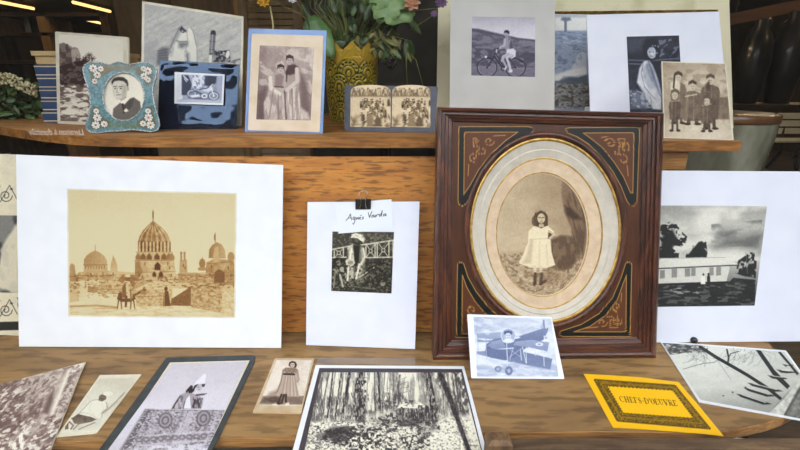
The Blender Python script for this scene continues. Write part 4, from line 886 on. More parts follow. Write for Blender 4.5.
def pic_group(c):
    c.at(620, 30, 3.917)
    c.gv([(124, .58), (200, .74), (330, .7), (360, .84), (430, .92)]); c.gh([(168, .5), (240, .74), (340, .8), (440, .62)], .45); c.n(.08, 40, 24, 3)
    c.t([(170, 126), (410, 130), (430, 250), (172, 230)], .5, .55, 30, 20, seed=4, a=.6); c.p([(390, 262), (420, 256), (432, 340), (400, 350)], .62, soft=4); c.l([(392, 290), (426, 286)], 3, .5, .8)
    def fig(x, top, wd, hem, foot, coat, hat, face=.76, h=17):
        c.p([(x - wd * .8, hem), (x - wd, top + 64), (x - wd * .82, top + 46), (x - 8, top + 36), (x + 8, top + 36), (x + wd * .82, top + 46), (x + wd, top + 64), (x + wd * .8, hem)], coat, soft=1.2)
        for s in (-1, 1): c.l([(x + s * wd * .34, hem - 4), (x + s * wd * .4, foot)], wd * .34, coat * .8); c.e(x + s * (wd * .4 + 4), foot + 2, wd * .34, 5, .12)
        c.e(x, top + 20, h * .68, h, face); c.p([(x - h, top + 14), (x - h * .9, top), (x, top - 8), (x + h * .9, top), (x + h, top + 14), (x, top + 6)], hat, soft=1)
        c.l([(x - wd * .5, top + 50), (x - wd * .55, hem - 6)], wd * .22, min(.9, coat + .2), .6, 2); c.l([(x + wd * .1, top + 44), (x + wd * .1, hem - 4)], 2.5, min(.9, coat + .24), .6, 1)
        for s in (-1, 1): c.e(x + s * 4, top + 19, 1.6, 1.4, .22)
        c.l([(x - 3, top + 28), (x + 3, top + 28)], 1.6, .4)
    fig(228, 168, 32, 350, 362, .4, .18); c.p([(196, 250), (198, 206), (220, 196), (236, 206), (234, 240)], .86, soft=1.5); c.l([(214, 176), (210, 226)], 7, .14)
    fig(354, 178, 38, 350, 384, .3, .22); c.p([(334, 214), (350, 196), (356, 240), (340, 252)], .2, soft=2); c.l([(330, 246), (372, 240)], 9, .3)
    fig(284, 202, 42, 356, 366, .36, .2); c.l([(256, 260), (300, 252)], 5, .74); c.p([(318, 350), (320, 270), (424, 262), (428, 350)], .26, soft=2, a=.7)
    fig(215, 236, 24, 350, 392, .28, .3); c.l([(198, 280), (232, 276)], 4, .6); fig(340, 260, 26, 366, 394, .3, .28); c.l([(322, 296), (356, 290)], 4, .6); c.l([(330, 276), (326, 300)], 5, .4)
    c.n(.08, 12, 20, 25, [(180, 200), (420, 200), (420, 390), (180, 390)]); c.n(.03, 3, 3, 21); c.tone((46, 34, 30), (150, 132, 110), (234, 228, 208), k=1.1)

def pic_ornate(c):
    """cream mount with black scroll work above and below a grey landscape"""
    c.at(0, 130, 2.1)
    c.g[:] = .9; c.n(.05, 12, 10, 3)
    for oy in (132, 372):
        for k in range(5):
            x = -96 + k * 36; s = 1 if k % 2 else -1
            th = [(x + 14 * (1 - a / 22) * math.cos(a * .55), oy + s * 6 + 14 * (1 - a / 22) * math.sin(a * .55)) for a in range(20)]
            c.l(th, 1.8, .14, 1, .5); c.l([(x - 12, oy + 20 * s), (x + 8, oy - 16 * s), (x + 24, oy + 14 * s)], 1.6, .16, 1, .5); c.e(x + 12, oy - 8, 3, 2, .2)
    c.p([(-120, 176), (40, 180), (38, 342), (-120, 338)], .5, soft=1); c.t([(-120, 176), (40, 180), (38, 342), (-120, 338)], .22, .5, 40, 30, seed=5); c.p([(-10, 330), (6, 240), (40, 190), (38, 342)], .86, soft=3); c.t([(-120, 240), (40, 240), (38, 342), (-120, 338)], .8, .56, 14, 30, seed=8, a=.8)
    c.p([(-120, 406), (40, 402), (40, 420), (-120, 424)], .12, soft=1); c.tone((36, 34, 30), (130, 128, 122), (222, 212, 184))
# ------------------------------------------------------------------ materials in use
M_paper = mat('white_card', (232, 235, 240), .6, (226, 229, 236), (30, 30, 30))
M_lav = mat('cool_white_card', (226, 229, 243), .55, (219, 223, 239), (20, 20, 20), coat=.25)
M_cream = mat('cream_card', (224, 219, 200), .6, (208, 200, 178), (30, 30, 30))
M_dun = mat('dun_card', (208, 190, 156), .6, (188, 164, 128), (40, 40, 40))
M_pinkbuff = mat('buff_card', (230, 214, 194), .6, (220, 200, 172), (25, 25, 25))
M_greycard = mat('grey_card', (198, 197, 194), .6, (188, 187, 184), (14, 14, 14), coat=.2)
M_slate = mat('slate_card', (60, 66, 68), .7, (46, 52, 54), (60, 60, 60), bump=.15)
M_stereo = mat('stereo_card', (84, 88, 102), .6, (72, 76, 88), (60, 60, 60))
M_blue = mat('blue_card', (118, 152, 204), .35, (98, 134, 194), (24, 24, 24), coat=.4)
M_film = glass('clear_film', 1.6, 1.4, (.97, .98, 1.0), .05)
M_ink = ink('photographic_print', .5, 0, 0, .22)
M_inkm = ink('matt_print', .6, 0.0, 0, .2)
M_inkw = ink('painted_panel', .4, .08, 0, .3)
M_table = wood('worn_table_wood', (146, 112, 68), (118, 90, 56), (168, 132, 82), (4, 18, 18), .6, .2, fine_k=4, fine_amt=.5, edge=(.4, .5))
M_tedge = wood('table_edge_wood', (166, 118, 64), (120, 80, 42), (196, 146, 86), (4, 60, 60), .5, .15)
M_panel = wood('oak_panel', (186, 120, 44), (164, 100, 32), (204, 138, 56), (6, 34, 40), .5, .15, 0, fine_k=4.6, fine_amt=.75, edge=(.38, .48))
M_shelf = wood('shelf_wood', (168, 112, 52), (126, 82, 40), (194, 138, 72), (4, 30, 30), .55, .15, 0, fine_amt=.55)
M_mahog = wood('mahogany', (84, 42, 24), (54, 25, 15), (110, 60, 36), (40, 40, 3), .34, .1, .15, fine_amt=.6)
M_mahogh = wood('mahogany_rail', (84, 42, 24), (54, 25, 15), (110, 60, 36), (3, 40, 40), .34, .1, .15, fine_amt=.6)
M_gold = mat('gilt', (212, 176, 96), .35, (168, 128, 60), (80, 80, 80), metal=.6, coat=.1)
M_greymat = mat('grey_mat', (210, 202, 188), .55, (194, 188, 174), (50, 50, 50))
M_beige = mat('beige_mat', (222, 198, 168), .55, (206, 180, 150), (60, 60, 60))
M_creamwood = mat('cream_paint', (226, 218, 184), .5, (200, 190, 148), (14, 14, 14), contrast=(.28, .5), bump=.1)
M_black = mat('black_metal', (22, 22, 24), .35, (14, 14, 16), coat=.4)
M_wire = mat('steel_wire', (200, 196, 180), .25, (180, 170, 150), metal=1.0)
M_dark = wood('dark_wood', (62, 46, 32), (34, 24, 16), (84, 64, 44), (20, 20, 4), .6, .1)
M_darkh = wood('dark_wood_rail', (62, 46, 32), (34, 24, 16), (84, 64, 44), (4, 20, 20), .6, .1)
M_tan = wood('tan_board', (146, 118, 80), (128, 102, 68), (160, 132, 92), (8, 8, 2), .6, .1, fine_amt=.2)

def base(pl): return tuple(pl.foot)

def std(name, label, pl, outline, th, mount, pics, group=None, cat='photograph', r=0, den=2.0, ink_mat=None, loc=None, off=0):
    t = thing(name, label, cat, loc if loc is not None else base(pl), group)
    card('mount', pl, rnd(outline, r) if r else outline, off, th, mount, t)
    for q, d in pics: picture('picture', pl, q, off + th + .0004, d, ink_mat or M_ink, t, den)
    return t

# ================================================================== furniture
def clip_y(poly, y, keep_above):
    out = []; n = len(poly)
    for i in range(n):
        a, b = poly[i - 1], poly[i]; ia = (a[1] >= y) == keep_above; ib = (b[1] >= y) == keep_above
        if ia != ib:
            t = (y - a[1]) / (b[1] - a[1]); out.append((a[0] + (b[0] - a[0]) * t, y))
        if ib: out.append(b)
    return out

# lower table: boards with a rounded right hand end
edge = [at_z(x, y, TABLE) for x, y in ((-120, 444), (100, 440), (270, 437), (470, 432), (600, 430.5), (690, 432), (718, 431), (742, 427.5), (765, 422.5), (783, 416.5), (798, 408), (808, 398), (812, 384))]
tp = [(float(p[0]), float(p[1])) for p in edge] + [(.80, .76), (.83, .86), (.84, 1.0), (.84, 1.75), (-1.25, 1.75), (-1.25, .62)]
t = thing('display_table', 'worn brown wooden table with a rounded right end carrying the lower row of prints', 'table', (-.1, 1.1, 0))
m = MB(); ys = [.3, .648, .80, .98, 1.9]
for a, b in zip(ys[:-1], ys[1:]):
    pl_ = clip_y(clip_y(tp, a + .0004, True), b - .0004, False)
    m.prism([(x, y, TABLE - .019) for x, y in pl_], [(x, y, TABLE) for x, y in pl_])
m.build('tabletop', M_table, t)
m = MB()
for a, b in zip(edge[:-1], edge[1:]):
    na = np.array([b[1] - a[1], a[0] - b[0], 0]); na *= .0016 / np.linalg.norm(na)
    m.prism([a - [0, 0, .0188], b - [0, 0, .0188], b + na - [0, 0, .0188], a + na - [0, 0, .0188]], [a - [0, 0, .0012], b - [0, 0, .0012], b + na - [0, 0, .0016], a + na - [0, 0, .0016]])
m.build('edge_band', M_tedge, t)
for x, y in ((-1.15, .68), (.62, .72), (-1.15, 1.65), (.70, 1.65)): MB().box((x, y, (TABLE - .0192) / 2), (.05, .05, TABLE - .0194)).build('leg', M_dark, t)

# upper boards on posts behind the leaning panel
lf = [at_z(x, y, SHELF) for x, y in ((437, 137.6), (300, 137.3), (140, 137), (100, 136.4), (70, 134.8), (45, 132.6), (20, 129.6), (0, 126.6), (-30, 122.5))]
lp = [(float(p[0]), float(p[1])) for p in lf] + [(float(lf[-1][0]) - .1, 1.66), (float(lf[0][0]), 1.66)]
t = thing('shelf_board', 'brown wooden shelf board with a rounded left end, above the oak panel', 'shelf', (-.4, 1.3, TABLE))
MB().prism([(x, y, SHELF - .022) for x, y in lp], [(x, y, SHELF) for x, y in lp]).build('board', M_shelf, t)
for x, y in ((-.66, 1.12), (-.05, 1.12), (-1.0, 1.6), (-.05, 1.6)): MB().box((x, y, (TABLE + SHELF - .022) / 2), (.04, .04, SHELF - .0224 - TABLE)).build('leg', M_dark, t)
rf = [at_z(x, y, SHELF_R) for x, y in ((440, 142.4), (742, 141.2))]
x0, y0, x1, y1 = float(lf[0][0]) + .004, float(rf[0][1]), float(rf[1][0]), float(rf[1][1])
t = thing('shelf_board', 'lighter wooden shelf board ending square at the right, under the cream frame', 'shelf', (.4, 1.3, TABLE))
rp = [(x0, y0), (x1, y1), (x1, 1.6), (x0, 1.6)]
MB().prism([(x, y, SHELF_R - .022) for x, y in rp], [(x, y, SHELF_R) for x, y in rp]).build('board', M_shelf, t)
for x, y in ((.12, 1.12), (.5, 1.15), (.12, 1.5), (.62, 1.5)): MB().box((x, y, (TABLE + SHELF_R - .022) / 2), (.04, .04, SHELF_R - .0224 - TABLE)).build('leg', M_dark, t)

# the oak panel leaning between table and boards
pb = at_z(300, 333, TABLE); a = math.radians(11.6)
P_panel = Plane(pb, [0, -math.cos(a), math.sin(a)])
xl, xr = -.80, .535; hh = .400
def pp(x, h, o): return (x, pb[1] + h * math.sin(a) - o * math.cos(a), TABLE + .003 + h * math.cos(a) + o * math.sin(a))
t = tag(MB().prism([pp(xl, 0, -.014), pp(xr, 0, -.014), pp(xr, hh, -.014), pp(xl, hh, -.014)], [pp(xl, 0, 0), pp(xr, 0, 0), pp(xr, hh, 0), pp(xl, hh, 0)]).build('oak_board', M_panel), 'golden brown oak board standing behind the white mats under the upper shelf', 'board')
# small wood block on the right
t = tag(MB().box((.618, 1.0, 1.131), (.07, .05, .042)).build('wooden_block', M_tedge), 'small pale wood block under the right shelf board beside the brown frame', 'block')

# chair whose back stands against the table front
M_chair = wood('worn_chair_wood', (122, 92, 60), (84, 60, 40), (160, 130, 92), (30, 30, 5), .6, .2); M_chairh = wood('worn_chair_rail', (92, 70, 48), (64, 46, 32), (122, 96, 66), (5, 30, 30), .6, .2)
cz = .796
t = thing('wooden_chair', 'old wooden chair with worn post, its back against the front of the table', 'chair', (.42, .53, 0))
def cx(px): return float(at_y(px, 443, .52)[0])
for pxs in (497, 832):
    x = cx(pxs); m = MB(); m.prism([(x - .019, .497, 0), (x + .019, .497, 0), (x + .019, .527, 0), (x - .019, .527, 0)], [(x - .018, .499, cz - .006), (x + .018, .499, cz - .006), (x + .018, .525, cz - .006), (x - .018, .525, cz - .006)])
    m.prism([(x - .018, .499, cz - .006), (x + .018, .499, cz - .006), (x + .018, .525, cz - .006), (x - .018, .525, cz - .006)], [(x - .013, .504, cz), (x + .013, .504, cz), (x + .013, .520, cz), (x - .013, .520, cz)])
    m.build('post', M_chair, t)
    MB().box((x, .30, .22), (.035, .035, .44)).build('leg', M_chair, t)
xa, xb = cx(497) + .019, cx(832) - .019
for z in (.770, .67, .58): MB().box(((xa + xb) / 2, .511, z), (xb - xa, .020, .026)).build('rail', M_chairh, t)
MB().box(((xa + xb) / 2, .395, .455), (xb - xa + .06, .20, .03)).build('seat', M_chairh, t)

# crate and pale sheet beneath the table edge on the right
t = thing('wooden_crate', 'rough dark wooden crate on the floor under the right end of the table', 'crate', (.93, .72, 0))
for z in (.10, .24, .38, .52): MB().box((.93, .50, z), (.42, .016, .11)).build('slat', M_darkh, t); MB().box((.93, .95, z), (.42, .016, .11)).build('slat', M_darkh, t)
for x in (.732, 1.128):
    for y in (.516, .934): MB().box((x, y, .30), (.03, .03, .60)).build('corner_post', M_dark, t)
MB().box((.93, .725, .606), (.44, .47, .012)).build('lid', M_darkh, t)
pl = flat(.6125)
t = tag(card('photograph_print', pl, [(696, 433.5), (792, 443), (830, 480), (690, 480)], 0, .003, M_lav, None), 'plain pale blue-white sheet lying lower down beneath the table edge', 'sheet')

# ================================================================== lower row, standing
pl = upright((-44, 333), (26, 336), 12.5, TABLE)
std('photograph_print', 'cream mount with black scrollwork, mostly hidden behind the large domes mat at far left', pl, [(-46, 152), (28, 155), (26, 336), (-44, 333)], .003, M_cream, [([(-45, 153), (27, 156), (25, 335), (-43, 332)], pic_ornate)])

pl = upright((19, 346.5), (281, 348), 15.5, TABLE)
t = std('photograph_print', 'sepia photograph of domed tombs in a large landscape white mat', pl, [(16, 154.5), (283, 165), (281, 348), (19, 346.5)], .0035, M_paper, [([(68.2, 190), (235.5, 194.4), (234, 317), (69.6, 315.2)], pic_cairo)])
card('mat_bevel', pl, [(66.8, 188.6), (236.8, 193), (235.3, 318.2), (68.2, 316.6)], .0033, .0004, M_cream, t)

pl = upright((306, 345), (415, 349), 17.5, TABLE)
t = std('photograph_print', 'small photograph of street musicians on a tall white sheet under the clipped name slip', pl, [(307.5, 202), (419.5, 201.5), (415, 349), (306, 345)], .0025, M_lav, [([(332.4, 231.5), (394, 232), (391.5, 293.5), (331.2, 291)], pic_varda)])
card('plastic_sleeve', pl, [(307, 198.5), (420.5, 198), (419.8, 203), (307.3, 203.3)], .0005, .001, M_film, t)
picture('picture_card', pl, [(335, 203.5), (391.4, 199.2), (393.6, 229.4), (338.5, 233.6)], .0042, pic_note, M_inkm, None, 5)
nc = bpy.data.objects['picture_card']; nc.name = 'name_card'
MB().prism(pl.P(np.array([335, 391.4, 393.6, 338.5]), np.array([203.5, 199.2, 229.4, 233.6]), .0032), pl.P(np.array([335, 391.4, 393.6, 338.5]), np.array([203.5, 199.2, 229.4, 233.6]), .0039)).build('card_stock', M_paper, nc)
tag(nc, 'white slip handwritten "Agnès Varda" held by the black binder clip', 'card')
# binder clip
def clp(pts, o): return pl.P(np.array([p[0] for p in pts]), np.array([p[1] for p in pts]), o)
t = thing('binder_clip', 'black binder clip with wire handle at the top of the handwritten slip', 'clip', tuple(pl.P(363, 205, .006)))
f = clp([(355.3, 199.6), (371.0, 199.4), (370.8, 209.3), (355.5, 209.5)], .0046); fb = clp([(355.3, 199.6), (371.0, 199.4), (371.0, 199.0), (355.3, 199.2)], -.006)
top = clp([(355.3, 199.6), (371.0, 199.4)], .0105)
m = MB(); m.prism(list(f), [top[0], top[1], f[2] + pl.n * .0012, f[3] + pl.n * .0012]); bk = clp([(355.3, 199.6), (371.0, 199.4), (370.8, 208), (355.5, 208.2)], -.0005)
m.prism(list(bk - pl.n * .006), list(bk)); m.prism([top[0], top[1], bk[1] - pl.n * .006, bk[0] - pl.n * .006], [top[0] + pl.up * .0012, top[1] + pl.up * .0012, bk[1] - pl.n * .006 + pl.up * .0012, bk[0] - pl.n * .006 + pl.up * .0012])
m.build('body', M_black, t)
w = [(359.6, 208.6, .0064), (361, 203, .0088), (360.6, 199, .0112), (358.9, 194.6, .012), (359.8, 192, .012), (362, 191, .012), (364.6, 191, .012), (366.8, 192, .012), (367.6, 194.6, .012), (365.8, 199, .0112), (365.4, 203, .0088), (366.4, 208.6, .0064)]
MB().tube([pl.P(x, y, o) for x, y, o in w], .0013, 6).build('wire_handle', M_wire, t, True)

# ---- the big oval frame
PF = upright((433, 360), (656, 358), 14, TABLE)
FQ = [(437.5, 107), (664, 113), (656, 358), (433, 360)]
IQ = [(453.7, 122.5), (640.5, 127.5), (636.5, 337), (452, 340)]
t = thing('oval_picture_frame', 'large dark brown Victorian frame with oval portrait of a girl in white', 'picture frame', tuple(PF.foot))
def fr(q, o): return PF.P(np.array([p[0] for p in q]), np.array([p[1] for p in q]), o)
prof = [(0, -.030), (0, 0), (.05, .005), (.16, .0075), (.26, .006), (.30, .002), (.46, .0025), (.5, -.001), (.66, -.002), (.70, -.006), (.88, -.008), (.93, -.011), (1, -.0125), (1, -.030)]
lo = []
for k, o in prof:
    q = [(a[0] + (b[0] - a[0]) * k, a[1] + (b[1] - a[1]) * k) for a, b in zip(FQ, IQ)]
    base_q = fr(q, max(o, -.0125))
    if o == -.030: base_q = fr(q, 0 if k == 0 else -.0125) - PF.n * (.030 if k == 0 else .0175)
    lo.append(base_q)
for side in range(4):
    vs = []; fs = []
    n = len(lo)
    for i in range(n): vs += [lo[i][side], lo[i][(side + 1) % 4]]
    for i in range(n): j = (i + 1) % n; fs.append((2 * i, 2 * i + 1, 2 * j + 1, 2 * j))
    fs.append(tuple(range(0, 2 * n, 2))); fs.append(tuple(range(1, 2 * n, 2)))
    vs = [(v[0], v[1], max(v[2], TABLE + .0003)) for v in vs]
    mesh('moulding', vs, fs, M_mahogh if side % 2 == 0 else M_mahog, t)

def panel_draw(c):
    c.at(0, 0, 1)
    c.g[:] = .42; c.n(.16, 3.0, 40, 3, None, 4); c.n(.08, 30, 30, 9)
    base_g = c.g.copy()
    bl = np.zeros(len(c.X)); gd = np.zeros(len(c.X)); pn = np.zeros(len(c.X))
    def put(arr, i, mm): arr[i] = np.maximum(arr[i], mm)
    def spandrel(K, org, s):
        c.at(org[0], org[1], s)
        outer, inner, curls = K
        i, mm = c._pm(outer, .5); put(bl, i, mm)
        i, mm = c._pm(inner, .5); bl[i] *= 1 - mm; put(pn, i, mm)
        def gl(pts, w=2.4, a=.9):
            p = np.array(pts, float); g0 = c.g.copy(); c.g[:] = 0; c.l(pts, w, 1, a, .45); put_ = c.g; gd[:] = np.maximum(gd, put_); c.g[:] = g0
        gl(outer + [outer[0]]); gl(inner + [inner[0]])
        for q in curls: gl(q, 2.6, .8)
    def curl(cx, cy, r, a0, turns, s=1): return [(cx + r * (1 - .8 * k / 14) * math.cos(a0 + s * k / 14 * turns * 6.28), cy + r * (1 - .8 * k / 14) * math.sin(a0 + s * k / 14 * turns * 6.28)) for k in range(15)]
    TL = ([(100, 92), (340, 92), (354, 96), (358, 106), (350, 116), (318, 132), (270, 158), (222, 204), (180, 258), (150, 310), (126, 358), (112, 367), (99, 360), (97, 346)],
          [(119, 111), (304, 111), (262, 140), (212, 186), (168, 242), (136, 300), (117, 326)],
          [[(146, 150), (160, 150), (160, 132), (150, 132), (150, 160), (170, 160), (170, 176), (160, 176), (160, 186), (190, 186), (190, 170), (176, 168)], curl(205, 142, 18, 0, 1.1), curl(152, 198, 18, 1.5, 1.1), [(222, 124), (262, 122)], [(134, 222), (132, 262)], curl(160, 140, 9, 0, 1)])
    TR = ([(72, 100), (82, 96), (328, 94), (324, 200), (318, 352), (308, 366), (294, 364), (284, 350), (262, 296), (234, 246), (196, 196), (150, 152), (110, 126), (78, 114)],
          [(132, 114), (308, 113), (304, 320), (296, 322), (272, 266), (240, 216), (200, 166), (160, 134)],
          [[(246, 172), (240, 186), (256, 188), (256, 160), (276, 160), (276, 134), (254, 134), (258, 152), (290, 150), (290, 172), (268, 174), (268, 146)], curl(226, 150, 20, 3.6, 1.1), curl(270, 206, 19, 4.2, 1.1), [(196, 130), (216, 126)], [(284, 226), (288, 262)]])
    BR = ([(270, 110), (280, 106), (290, 114), (288, 200), (284, 356), (60, 356), (48, 350), (52, 338), (120, 316), (180, 280), (226, 226), (254, 160)],
          [(272, 152), (270, 340), (96, 340), (150, 322), (204, 284), (242, 232), (262, 176)],
          [[(206, 290), (230, 290), (230, 314), (256, 314), (256, 302), (218, 300), (218, 326), (242, 326), (242, 284)], curl(240, 256, 17, 1.5, 1.1), curl(192, 308, 17, 0, 1.1), [(256, 210), (254, 240)], [(132, 328), (176, 324)]])
    BL = ([(92, 112), (102, 106), (112, 112), (126, 156), (154, 206), (196, 258), (246, 304), (290, 336), (294, 350), (280, 358), (88, 358), (90, 200)],
          [(108, 150), (106, 346), (240, 346), (246, 336), (196, 292), (150, 238), (122, 190)],
          [[(120, 300), (140, 300), (140, 320), (160, 320), (160, 300), (128, 310)], curl(140, 266, 17, 1.5, 1.1), curl(176, 326, 15, 0, 1.1)])
    spandrel(TL, (430, 100), 3.46); spandrel(TR, (545, 100), 3.46); spandrel(BR, (545, 230), 3.34); spandrel(BL, (430, 230), 3.33)
    c.g[:] = base_g; c.tone((38, 19, 11), (78, 42, 22), (114, 68, 38), k=1, grain=.03)
    c.rgb = c.rgb * (1 - pn[:, None] * .5) + np.array((98, 54, 28)) / 255 * pn[:, None] * .5
    c.rgb = c.rgb * (1 - bl[:, None]) + np.array((8, 13, 11)) / 255 * bl[:, None]
    c.rgb = c.rgb * (1 - gd[:, None]) + np.array((196, 150, 78)) / 255 * gd[:, None]

def ring_grid(name, plane, cx, cy, rx, ry, outline, off, draw, material, parent, nt=420, nr=56):
    th = np.linspace(0, 2 * np.pi, nt, endpoint=False); ex = cx + rx * np.cos(th); ey = cy + ry * np.sin(th)
    o = np.array(outline, float); R = np.zeros(nt)
    for k in range(len(o)):
        a_, b_ = o[k - 1], o[k]; d = b_ - a_
        den = np.cos(th) * d[1] - np.sin(th) * d[0]
        with np.errstate(divide='ignore', invalid='ignore'):
            s_ = ((a_[0] - cx) * d[1] - (a_[1] - cy) * d[0]) / den; q = ((a_[0] - cx) * np.sin(th) - (a_[1] - cy) * np.cos(th)) / den
        ok = (s_ > 0) & (q >= -1e-6) & (q <= 1 + 1e-6); R = np.where(ok, np.maximum(R, np.nan_to_num(s_)), R)
    ox = cx + R * np.cos(th); oy = cy + R * np.sin(th); w_ = np.linspace(0, 1, nr)[:, None]
    X = ex * (1 - w_) + ox * w_; Y = ey * (1 - w_) + oy * w_; c = Ink(X, Y); draw(c)
    return grid_mesh(name, plane.P(X.ravel(), Y.ravel(), off), nt, nr, material, parent, c.linear(), closed=True)

ring_grid('panel', PF, 545.8, 230.5, 81.5, 98.5, [(q[0] + dx, q[1] + dy) for q, dx, dy in zip(IQ, (-.5, .5, .5, -.5), (-.5, -.5, .5, .5))], -.0122, panel_draw, M_inkw, t)
def ring(name, specs, material, smooth=True):
    loops_mesh(name, [PF.P(*np.array(ell(cx, cy, rx, ry, 120)).T, o) for cx, cy, rx, ry, o in specs], material, t, smooth)
ring('oval_bevel', [(545.8, 230.5, 82, 99, -.0125), (545.8, 230.5, 81, 98, -.0095), (545.8, 230.5, 79, 96, -.0085), (545.7, 230.5, 77.5, 94.5, -.0105), (545.6, 230.5, 75.6, 92.6, -.0145)], M_mahog)
ring('gilt_lip', [(545.6, 230.5, 76, 93, -.0146), (545.6, 230.5, 75, 92, -.0126), (545.6, 230.5, 74, 90.8, -.0126), (545.4, 230.6, 73, 89.6, -.0156)], M_gold)
ring('grey_mat', [(545.3, 230.8, 73.6, 90, -.0157), (544.7, 231.8, 66.5, 83, -.0205), (544.6, 232, 65.5, 82, -.0195), (544.1, 233.4, 58.6, 75.6, -.0235)], M_greymat, False)
ring('gilt_line', [(544.1, 233.4, 58.9, 75.9, -.0233), (544, 233.5, 58.3, 75.2, -.0228), (543.9, 233.6, 57.5, 74.4, -.0236)], M_gold)
ring('beige_mat', [(543.9, 233.6, 58, 75, -.0237), (542.4, 234.5, 46, 62, -.0255), (541.9, 234.8, 44.6, 60.6, -.0268)], M_beige, False)
ring('gilt_line', [(542.6, 234.4, 46.6, 62.6, -.0253), (542.5, 234.5, 46.1, 62.1, -.0250), (542.4, 234.5, 45.6, 61.6, -.0254)], M_gold)
oval_picture('picture', PF, 541.8, 234.8, 45, 61, -.0266, pic_girl_oval, M_ink, t, 80, 200)
bq = fr(IQ, -.0125); MB().prism(list(bq - PF.n * .0172), list(bq - PF.n * .0152)).build('backing_board', M_dark, t)
gp = PF.P(*np.array(ell(545.4, 230.6, 73.2, 89.9, 96)).T, -.0154)
MB().prism(list(gp - PF.n * .001), list(gp)).build('glass_pane', glass('picture_glass', .5, 1.45), t)

# ---- airplane card propped on the frame
pl = upright((471.2, 378.2), (564.5, 379), 35, TABLE)
std('photograph_print', 'blue-toned square card of a biplane propped against the oval frame', pl, [(467.2, 314.2), (551.6, 317), (564.5, 379), (471.2, 378.2)], .0012, M_lav, [([(473.4, 316.8), (551, 318.6), (558.5, 376.6), (477, 376.6)], pic_plane)], r=1, den=2.2)

# ---- right hand mat
pl = upright((640, 342.6), (812, 341.2), 16.5, TABLE)
std('photograph_print', 'photograph of a long bungalow under clouds in a big white mat at right', pl, [(646, 170.4), (822, 171.6), (812, 341.2), (640, 342.6)], .0035, M_lav, [([(648, 205.4), (767, 206.2), (754.6, 305.6), (646, 307)], pic_building)])
p = at_z(691.5, 341.6, TABLE)
tag(MB().ball((p[0], p[1] - .006, TABLE + .0075), .0075, 16, 10).build('door_stop', M_black, None, True), 'small round black knob on the table at the foot of the bungalow mat', 'knob')

# ================================================================== lower row, lying
pl = flat(TABLE + .0002)
def lying(label, outline, th, mount, pics, z=0.0, **k):
    P = flat(TABLE + .0003 + z); o = np.array(outline); c_ = P.P(o[:, 0].mean(), o[:, 1].mean())
    return P, std('photograph_print', label, P, outline, th, mount, pics, loc=c_, **k)

lying('faded print of a seated man in white, between the cliff print and slate mat', [(100, 375), (141.6, 374.2), (97, 432.5), (94, 433.4), (56, 437), ], .0012, M_cream, [([(99.5, 378.3), (136.4, 378.2), (97, 429.8), (60.6, 433)], pic_man)], den=2.2)
# cliffs print, thick board, resting on the seated man's corner
P = Plane(at_z(85, 361.5, TABLE + .007), [0.02, -.005, 1])
o = [(85.6, 362), (81, 372), (42.5, 470), (-120, 470), (-60, 400)]
t = thing('photograph_print', 'tilted brown print of a rocky cliff on thick board in the lower left corner', 'photograph', tuple(P.P(20, 420)))
card('mount', P, o, -.0032, .003, M_cream, t)
picture('picture', P, [(-60, 399.6), (84.8, 362.6), (41.8, 470), (-120, 470)], .0003, pic_cliffs, M_ink, t)
P, t = lying('dark slate mat with a grey print of a veiled girl above an embroidered cloth', [(165.5, 358.6), (168.5, 357.4), (252, 355), (255.4, 356.4), (254.6, 362), (219, 437), (206, 462), (86, 466), (90, 462)], .002, M_slate, [])
card('inner_mount', P, [(170, 362.5), (249.6, 360.4), (206, 452), (196, 470), (98, 470), (108, 455)], .0021, .0005, M_cream, t)
picture('picture', P, [(171.6, 363.6), (246.8, 361.6), (200, 466), (96, 466)], .003, pic_veil, M_ink, t, 1.9)
P, t = lying('small sepia card of a standing girl with long dress, just left of the forest print', [(275, 358.2), (314.2, 358.4), (301, 413.2), (252.6, 412.4)], .0022, M_dun, [([(276.6, 360), (312, 360.2), (301.8, 405.8), (258.8, 405.2)], pic_cdv)], r=1, den=2.4)
# forest print: white-edged dark rebate around the image, in a sleeve
o = [(315.6, 365), (464, 366.2), (489, 460), (290, 460)]
P, t = lying('large snowy forest photograph with white edge lying at the front middle', o, .003, M_paper, [], z=.0)
card('rebate', P, [(319.4, 368), (462, 369), (485, 462), (295.5, 462)], .0031, .0003, mat('rebate_card', (66, 58, 66), .6), t)
picture('picture', P, [(321.2, 372.4), (461, 372.6), (484, 462), (302, 462)], .0038, pic_forest, M_ink, t, 1.9)
card('plastic_sleeve', P, [(318, 357.6), (428, 358), (432, 364.6), (315.6, 364.4)], .0004, .0006, M_film, t)
# yellow card
o = [(583.6, 373.8), (612, 375.2), (640, 377.2), (678.6, 382), (700, 407), (723.8, 436), (690, 431.6), (650, 429), (613, 427.4)]
P = flat(TABLE + .0003)
t = tag(card('greeting_card', P, o, 0, .0012, mat('yellow_card', (246, 190, 20), .5, (238, 180, 14), (20, 20, 20)), None), 'bright yellow card with black lace border reading CHEFS-D\'ŒUVRE', 'card')
X = np.array([(584.6, 374.4), (678, 382.4), (722.4, 435.4), (613.4, 427)])
picture('printed_face', P, X, .0016, pic_yellow, M_inkm, t, 4.5)
lying('black and white print of bare leaning trunks over still water at the right table end', [(660, 341), (786, 350.4), (842, 429), (800, 420), (699, 401.6)], .0018, M_paper, [([(662, 342.6), (784.6, 351.8), (838, 425.6), (700.4, 399.8)], pic_branch)], z=.0)

# ================================================================== upper row
def shelf_pl(bl, br, lean, z=SHELF): return upright(bl, br, lean, z)
